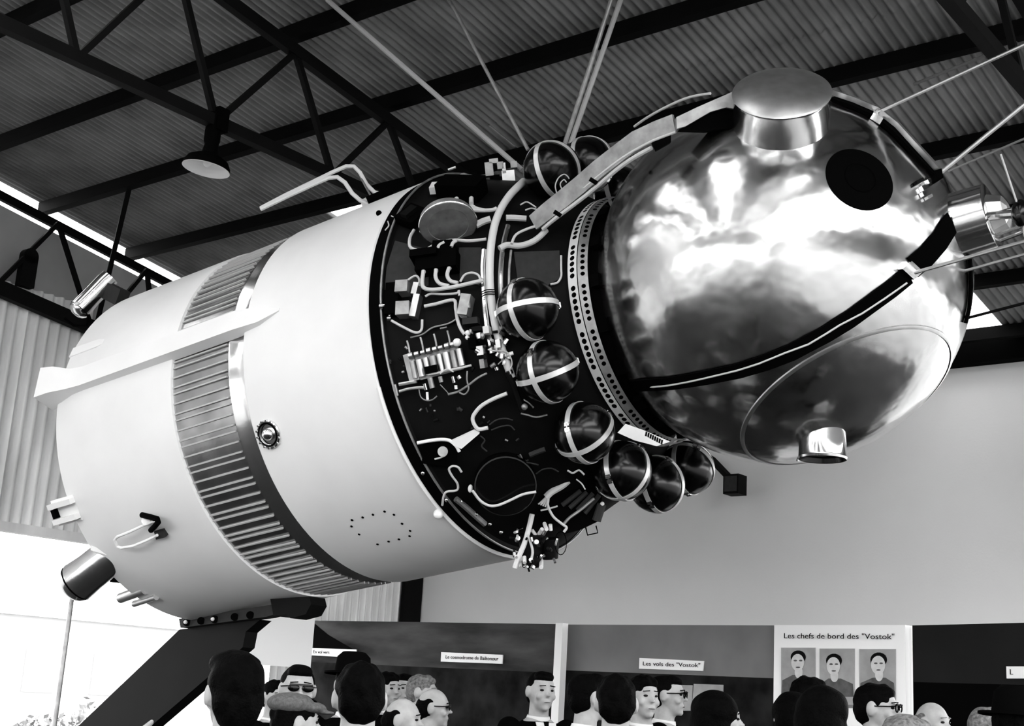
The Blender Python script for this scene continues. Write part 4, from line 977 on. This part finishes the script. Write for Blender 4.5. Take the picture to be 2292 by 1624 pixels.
Cb.quad([(1888, 1576), (1935, 1576), (1935, 1584), (1888, 1584)], 0.006, 0.003).build('printed_line', 'board_grey', r, smooth=False)
tag(r, 'tall white board with three framed head-and-shoulder portraits and a printed title', 'display board')
# dark board at the end
E_ = Panel((2042, 1399), (2330, 1392)); r = E_.root('display_board')
E_.box(0, E_.L, 1.96, ZB, 0.05).build('panel', 'board_dark', r, smooth=False)
E_.box(0, E_.L, 0.5, 1.96, 0.05).build('lower_panel', 'black', r, smooth=False)
for x in (0.1, E_.L - 0.1): E_.box(x - 0.03, x + 0.03, 0, 0.5, 0.05, -0.01).build('leg', 'steel_dark', r, smooth=False)
E_.quad([(2256, 1491), (2330, 1491), (2330, 1518), (2257, 1518)], 0.015, 0.003).build('caption_strip', 'board_white', r, smooth=False)
E_.write('L', 2268, 1504, 12, 7, r)
tag(r, 'dark display board beside the white portrait board', 'display board')
# white hanging panel near the door
pc_ = atdepth(632, 1430, 13.2); pn_ = nrm((CAM - pc_) * [1, 1, 0]); px_ = nrm(np.cross(Z, pn_)); hw = 68 * 13.2 / FPX
zt, zb = atdepth(632, 1365, 13.2)[2], atdepth(632, 1491, 13.2)[2]
r = empty('blank_panel', (pc_[0], pc_[1], 0))
MB().box((pc_[0], pc_[1], (zt + zb) / 2), px_ * hw, pn_ * 0.02, Z * (zt - zb) / 2).build('panel', 'panel_white', r, smooth=False)
for q in (-1, 1): MB().box(np.array([pc_[0], pc_[1], zb / 2]) + px_ * (hw - 0.05) * q, px_ * 0.015, pn_ * 0.015, Z * zb / 2).build('leg', 'steel_dark', r, smooth=False)
tag(r, 'blank white panel on two thin legs near the open door', 'panel')

# ================================================================== PEOPLE
def remesh(mb, vox, smooth_it=3):
    me = mb.mesh('tmp', smooth=False); o = bpy.data.objects.new('tmp', me); COL.objects.link(o)
    md = o.modifiers.new('r', 'REMESH'); md.mode = 'VOXEL'; md.voxel_size = vox
    if smooth_it:
        sm = o.modifiers.new('s', 'SMOOTH'); sm.factor = 0.5; sm.iterations = smooth_it
    dg = bpy.context.evaluated_depsgraph_get(); out = bpy.data.meshes.new_from_object(o.evaluated_get(dg))
    bpy.data.objects.remove(o); bpy.data.meshes.remove(me)
    out.polygons.foreach_set('use_smooth', [True] * len(out.polygons)); out.materials.clear(); return out
def limb(mb, pts, rs, n=12):
    for p, r in zip(pts, rs): mb.ball(p, r, nu=n, nv=8)
    mb.tube(pts, rs, n); return mb
def oval(mb, secs, n=24):
    vs = []; fs = []
    for z, cy, rx, ry in secs:
        for k in range(n):
            w = 2 * math.pi * k / n; vs.append((rx * math.cos(w), cy + ry * math.sin(w), z))
    for i in range(len(secs) - 1):
        for k in range(n): fs.append((i * n + k, i * n + (k + 1) % n, i * n + n + (k + 1) % n, i * n + n + k))
    fs.append(tuple(range(n))[::-1]); fs.append(tuple((len(secs) - 1) * n + k for k in range(n)))
    return mb.add(vs, fs)
ARM_DOWN = lambda s: [(s * 0.185, -0.01, 1.415), (s * 0.225, -0.015, 1.12), (s * 0.235, 0.045, 0.88)]
ARM_UP = lambda s: [(s * 0.185, -0.01, 1.415), (s * 0.25, 0.10, 1.19), (s * 0.215, 0.24, 1.40)] if s < 0 else ARM_DOWN(s)
def body_mesh(arms):
    mb = MB()
    mb.ball((0, 0.0, 1.645), (0.076, 0.096, 0.105), nu=24, nv=16)                # skull
    mb.ball((0, 0.032, 1.592), (0.058, 0.062, 0.072), nu=20, nv=12)              # jaw
    mb.ball((0, 0.075, 1.545), (0.024, 0.022, 0.02)); mb.ball((0, 0.084, 1.667), (0.05, 0.014, 0.012))   # chin, brow
    mb.add([(0, 0.093, 1.665), (-0.017, 0.09, 1.612), (0.017, 0.09, 1.612), (0, 0.124, 1.618), (0, 0.08, 1.61)], [(0, 1, 3), (0, 3, 2), (1, 4, 3), (3, 4, 2), (0, 4, 1), (0, 2, 4)])
    mb.ball((0, 0.112, 1.617), (0.013, 0.014, 0.011)); mb.ball((0, 0.09, 1.582), (0.026, 0.012, 0.006)); mb.ball((0, 0.088, 1.572), (0.022, 0.012, 0.006))
    for s in (-1, 1):
        mb.ball((s * 0.082, -0.008, 1.632), (0.011, 0.023, 0.034)); mb.ball((s * 0.045, 0.07, 1.61), (0.02, 0.02, 0.022))
    mb.cyl((0, -0.018, 1.42), (0, -0.008, 1.60), 0.062, 0.056, 20)
    oval(mb, [(0.86, 0, 0.15, 0.10), (0.98, 0, 0.165, 0.11), (1.10, 0, 0.145, 0.10), (1.25, 0, 0.165, 0.11), (1.38, -0.005, 0.175, 0.11), (1.45, -0.015, 0.12, 0.08), (1.49, -0.018, 0.065, 0.062)])
    for s in (-1, 1):
        limb(mb, arms(s), (0.055, 0.044, 0.028)); limb(mb, [(s * 0.09, 0, 0.88), (s * 0.095, 0.01, 0.48), (s * 0.1, -0.02, 0.09)], (0.085, 0.056, 0.036))
        limb(mb, [(s * 0.1, -0.045, 0.035), (s * 0.105, 0.06, 0.03), (s * 0.108, 0.14, 0.022)], (0.034, 0.036, 0.02))
    me = remesh(mb, 0.0085, 2)
    # hands: palm, four fingers and thumb added to the same mesh
    hb = MB()
    for s in (-1, 1):
        w, e = np.array(arms(s)[2]), np.array(arms(s)[1]); f = nrm(w - e); sd = nrm(np.cross(f, (s * 1.0, 0.2, 0))); pn = nrm(np.cross(f, sd))
        hb.ball(w + f * 0.05, (0.014, 0.038, 0.055), np.array([pn, sd, f]))
        for k, L in enumerate((0.068, 0.078, 0.072, 0.055)):
            b0 = w + f * 0.092 + sd * (0.028 - 0.019 * k); limb(hb, [b0, b0 + f * L * 0.5 + pn * 0.006, b0 + f * L * 0.85 + pn * 0.026], (0.0085, 0.008, 0.0065), 8)
        b0 = w + f * 0.035 + sd * 0.034; limb(hb, [b0, b0 + f * 0.03 + sd * 0.018 + pn * 0.01, b0 + f * 0.055 + sd * 0.018 + pn * 0.02], (0.011, 0.010, 0.008), 8)
    bm = bmesh.new(); bm.from_mesh(me); hm = hb.mesh('h'); bm.from_mesh(hm); bm.to_mesh(me); bm.free(); bpy.data.meshes.remove(hm)
    me.polygons.foreach_set('use_smooth', [True] * len(me.polygons)); me.materials.append(M['skin']); return me
def jacket_mesh(arms):
    mb = MB(); oval(mb, [(0.78, 0, 0.175, 0.125), (0.98, 0, 0.185, 0.13), (1.10, 0, 0.168, 0.122), (1.25, 0, 0.188, 0.132), (1.38, -0.008, 0.20, 0.128), (1.435, -0.018, 0.165, 0.105), (1.475, -0.026, 0.082, 0.076)])
    for s in (-1, 1):
        A_ = [np.array(p) for p in arms(s)]; A_[2] = A_[1] + (A_[2] - A_[1]) * 0.9; limb(mb, A_, (0.074, 0.06, 0.046))
    me = remesh(mb, 0.012, 2); me.materials.append(M['suit_black']); return me
def trouser_mesh():
    mb = MB(); oval(mb, [(0.84, 0, 0.165, 0.112), (0.98, 0, 0.17, 0.115)])
    for s in (-1, 1): limb(mb, [(s * 0.09, 0, 0.86), (s * 0.095, 0.005, 0.48), (s * 0.1, -0.015, 0.10)], (0.098, 0.078, 0.068))
    me = remesh(mb, 0.014, 2); me.materials.append(M['suit_black']); return me
def shoe_mesh():
    out = []
    for s in (-1, 1):
        mb = limb(MB(), [(s * 0.1, -0.045, 0.042), (s * 0.105, 0.06, 0.04), (s * 0.108, 0.15, 0.03)], (0.042, 0.044, 0.03))
        me = remesh(mb, 0.01, 1); me.materials.append(M['black']); out.append(me)
    return out
BODY, BODYUP, JACK, JACKUP, TROU, SHOE = body_mesh(ARM_DOWN), body_mesh(ARM_UP), jacket_mesh(ARM_DOWN), jacket_mesh(ARM_UP), trouser_mesh(), shoe_mesh()
def simple(mb, name, m, ang=40): me = mb.mesh(name, ang=ang); me.materials.append(M[m]); return me
COLLAR = simple(MB().lathe([(0, 0.074), (0.03, 0.07), (0.045, 0.066), (0.044, 0.062), (0, 0.066)], (0, -0.018, 1.455), (0, 0.10, 1.0), 32, xd=(1, 0, 0)), 'shirt_collar', 'shirt')
SHIRTF = simple(MB().prism([(-0.065, 0.088, 1.465), (0.065, 0.088, 1.465), (0.05, 0.125, 1.38), (0.012, 0.142, 1.2), (-0.012, 0.142, 1.2), (-0.05, 0.125, 1.38)], (0, 0.006, 0)), 'shirt_front', 'shirt')
TIE = simple(MB().prism([(-0.016, 0.092, 1.47), (0.016, 0.092, 1.47), (0.012, 0.102, 1.44), (0.028, 0.15, 1.24), (0, 0.152, 1.2), (-0.028, 0.15, 1.24), (-0.012, 0.102, 1.44)], (0, 0.006, 0)), 'tie', 'black')
def lump(cs, name, m, noise=0.004, fr=60):
    mb = MB()
    for c, r in cs: mb.ball(c, r, nu=32, nv=20)
    me = remesh(mb, 0.007, 1)
    ph = rng.random(6) * 6
    for v in me.vertices:
        n = math.sin(v.co.x * fr + ph[0]) * math.sin(v.co.y * fr * 1.3 + ph[1]) + math.sin(v.co.z * fr * 1.1 + ph[2]) * math.sin(v.co.x * fr * 1.7 + ph[3])
        d_ = v.co - Vector((0, -0.01, 1.65)); v.co += d_.normalized() * noise * n
    me.materials.append(M[m]); return me
HAIR = {
 'short': lump([((0, -0.016, 1.668), (0.083, 0.098, 0.09)), ((0, -0.045, 1.635), (0.078, 0.066, 0.085)), ((0, 0.02, 1.712), (0.066, 0.07, 0.042))], 'h', 'hair_black'),
 'wavy': lump([((0, -0.02, 1.67), (0.086, 0.1, 0.092)), ((0, -0.05, 1.625), (0.078, 0.064, 0.1)), ((0, 0.03, 1.725), (0.078, 0.075, 0.045)), ((0.045, 0.06, 1.725), (0.04, 0.04, 0.032))], 'h', 'hair_black', 0.0035, 55),
 'slick': lump([((0, -0.02, 1.665), (0.081, 0.096, 0.088)), ((0, -0.042, 1.63), (0.077, 0.068, 0.082)), ((0, 0.03, 1.718), (0.06, 0.06, 0.036))], 'h', 'hair_black', 0.002, 50),
 'bob': lump([((0, -0.02, 1.672), (0.102, 0.112, 0.1)), ((0, -0.05, 1.62), (0.1, 0.085, 0.12)), ((0.06, -0.01, 1.6), (0.035, 0.06, 0.08)), ((-0.06, -0.01, 1.6), (0.035, 0.06, 0.08))], 'h', 'hair_black', 0.003, 40),
 'bald': lump([((0, -0.05, 1.63), (0.08, 0.06, 0.07)), ((0.055, -0.02, 1.64), (0.028, 0.05, 0.05)), ((-0.055, -0.02, 1.64), (0.028, 0.05, 0.05))], 'h', 'hair_black', 0.003)}
CAP = remesh(MB().ball((0, -0.03, 1.718), (0.098, 0.105, 0.048), nu=32, nv=16).ball((0, 0.045, 1.706), (0.085, 0.085, 0.028), nu=32, nv=16).ball((0, 0.12, 1.688), (0.068, 0.05, 0.009), nu=24), 0.006, 2); CAP.name = 'flat_cap'; CAP.materials.append(M['cap_cloth'])
HATM = simple(MB().lathe([(0.0, 0.145), (0.01, 0.145), (0.012, 0.096), (0.09, 0.086), (0.115, 0.06), (0.118, 0.001)], (0, -0.01, 1.69), (0, 0.06, 1), 36, xd=(1, 0, 0)), 'felt_hat', 'black_cloth', 50)
EYE = [simple(MB().ball((q * 0.031, 0.083, 1.645), (0.013, 0.012, 0.007)), 'eye', 'lens') for q in (-1, 1)]
BROW = [simple(MB().bar((q * 0.05, 0.086, 1.668), (q * 0.014, 0.098, 1.672), 0.006, 0.005), 'eyebrow', 'hair_black') for q in (-1, 1)]
MOUTH = simple(MB().ball((0, 0.1, 1.577), (0.022, 0.004, 0.0025)), 'mouth', 'photo_dark')
def glasses_mesh(dark):
    mb = MB()
    for s in (-1, 1):
        if dark: mb.ball((s * 0.034, 0.104, 1.645), (0.028, 0.006, 0.019))
        else: mb.tube([(s * 0.034 + 0.025 * math.cos(w), 0.106, 1.645 + 0.019 * math.sin(w)) for w in np.arange(0, 6.28, 0.5)], 0.0035, 6, closed=True)
        mb.tube([(s * 0.06, 0.104, 1.652), (s * 0.079, 0.06, 1.65), (s * 0.083, -0.02, 1.648)], 0.0035, 6)
    mb.bar((-0.055, 0.108, 1.66), (0.055, 0.108, 1.66), 0.006, 0.008)
    return mb
SUN = simple(glasses_mesh(True), 'sunglasses', 'lens'); SPEC = simple(glasses_mesh(False), 'spectacles', 'black')
CAMERA_ = simple(MB().box((0, 0.2, 1.66), (0.07, 0, 0), (0, 0.03, 0), (0, 0, 0.045)).cyl((0, 0.22, 1.66), (0, 0.29, 1.66), 0.03), 'camera_body', 'black')
def person(x, ytop, D, face, label, hair='short', hairm='hair_black', jacket='suit_black', extra=(), shirt=True, tie=False, skin=None, up=False, htop=1.765):
    """x,ytop: picture point of the top of the head; D depth; face: degrees, 0 = facing the camera, 90 = facing picture right, 180 = away"""
    P = atdepth(x, ytop, D); sc = P[2] / htop
    tc = math.atan2(CAM[1] - P[1], CAM[0] - P[0]); ang = tc + math.radians(face) - math.pi / 2
    Mx = Matrix.Translation((P[0], P[1], 0)) @ Matrix.Rotation(ang, 4, 'Z') @ Matrix.Scale(sc, 4)
    o = bpy.data.objects.new('person', BODYUP if up else BODY); COL.objects.link(o); o.matrix_basis = Mx; WL[o.name] = np.array([P[0], P[1], 0])
    kid('jacket', JACKUP if up else JACK, o, jacket); kid('trousers', TROU, o, jacket); kid('mouth', MOUTH, o)
    for k in (0, 1): kid('shoe', SHOE[k], o); kid('eye', EYE[k], o); kid('eyebrow', BROW[k], o, hairm)
    if hair: kid('hair', HAIR[hair], o, hairm)
    if shirt: kid('shirt_collar', COLLAR, o); kid('shirt_front', SHIRTF, o)
    if tie: kid('tie', TIE, o)
    for e in extra: kid(e.name.split('.')[0], e, o)
    tag(o, label, 'person', 'visitors in the crowd'); return o
person(535, 1450, 4.0, 195, 'person with thick wavy dark hair seen from behind, dark jacket, one hand raised', 'wavy', htop=1.775, up=True)
person(672, 1481, 6.4, 8, 'person facing forward wearing dark sunglasses, short dark hair', 'slick', extra=(SUN,))
person(668, 1550, 5.4, 105, 'person in a grey flat cap', 'short', extra=(CAP,), jacket='suit_grey', htop=1.765)
person(812, 1474, 4.4, 185, 'person with neat dark hair seen from behind, beside the flat cap wearer', 'short')
person(794, 1457, 7.1, 170, 'person in a dark brimmed hat standing behind others', 'short', extra=(HATM,), htop=1.81)
person(904, 1556, 6.6, 78, 'person with receding hair looking aside, bare forehead', 'bald')
person(972, 1535, 7.8, 88, 'person in profile wearing sunglasses below the dark mural', 'bald', extra=(SUN,))
person(1213, 1497, 8.2, 25, 'person in a dark suit, white shirt and dark tie beside the white post', 'slick', tie=True)
person(1320, 1500, 6.9, 118, 'person in a pale shirt and dark tie turning away', 'slick', tie=True, jacket='shirt')
person(1382, 1503, 5.6, 180, 'person with dark hair seen from behind with a bright collar, before the grey board', 'short')
person(1441, 1506, 7.7, 30, 'person half hidden behind a dark head, face toward the front', 'short')
person(1495, 1505, 8.2, 80, 'person in profile with spectacles, white shirt and dark tie', 'slick', extra=(SPEC,), tie=True)
person(1610, 1542, 6.2, 95, 'person with rounded dark bobbed hair in profile', 'bob', htop=1.775, shirt=False)
person(1846, 1530, 5.4, 150, 'person with full dark hair seen from behind in a tweed coat', 'bob', jacket='coat_tweed', htop=1.775, shirt=False)
person(1812, 1510, 8.0, 120, 'person with dark hair in front of the first portrait', 'short')
person(1772, 1545, 6.6, 200, 'person in dark clothes seen from behind at the edge of the portrait board', 'bob', htop=1.775)
person(1962, 1525, 6.8, 75, 'person with spectacles and white collar in front of the third portrait', 'short', extra=(SPEC,), tie=True)
person(2022, 1594, 4.6, 170, 'person with grey curly hair seen from behind', 'wavy', 'hair_grey', htop=1.775)
person(2085, 1565, 7.6, 60, 'person with thinning grey hair and pale face in front of the dark board', 'bald', 'hair_grey')
person(2212, 1575, 6.4, 140, 'person with short grey hair under the dark board', 'slick', 'hair_grey')
person(2278, 1532, 5.2, 150, 'person in black with a dark hat at the end of the dark board', 'short', extra=(HATM,), htop=1.81)
person(618, 1518, 9.0, 30, 'person with a pale face far back near the blank white panel', 'short')
person(870, 1500, 9.5, 40, 'person with dark hair far back under the first caption strip', 'short')
person(905, 1503, 10.4, 20, 'person far back below the mural, facing forward', 'slick')
person(948, 1506, 9.2, 70, 'person with grey hair far back below the mural', 'short', 'hair_grey')
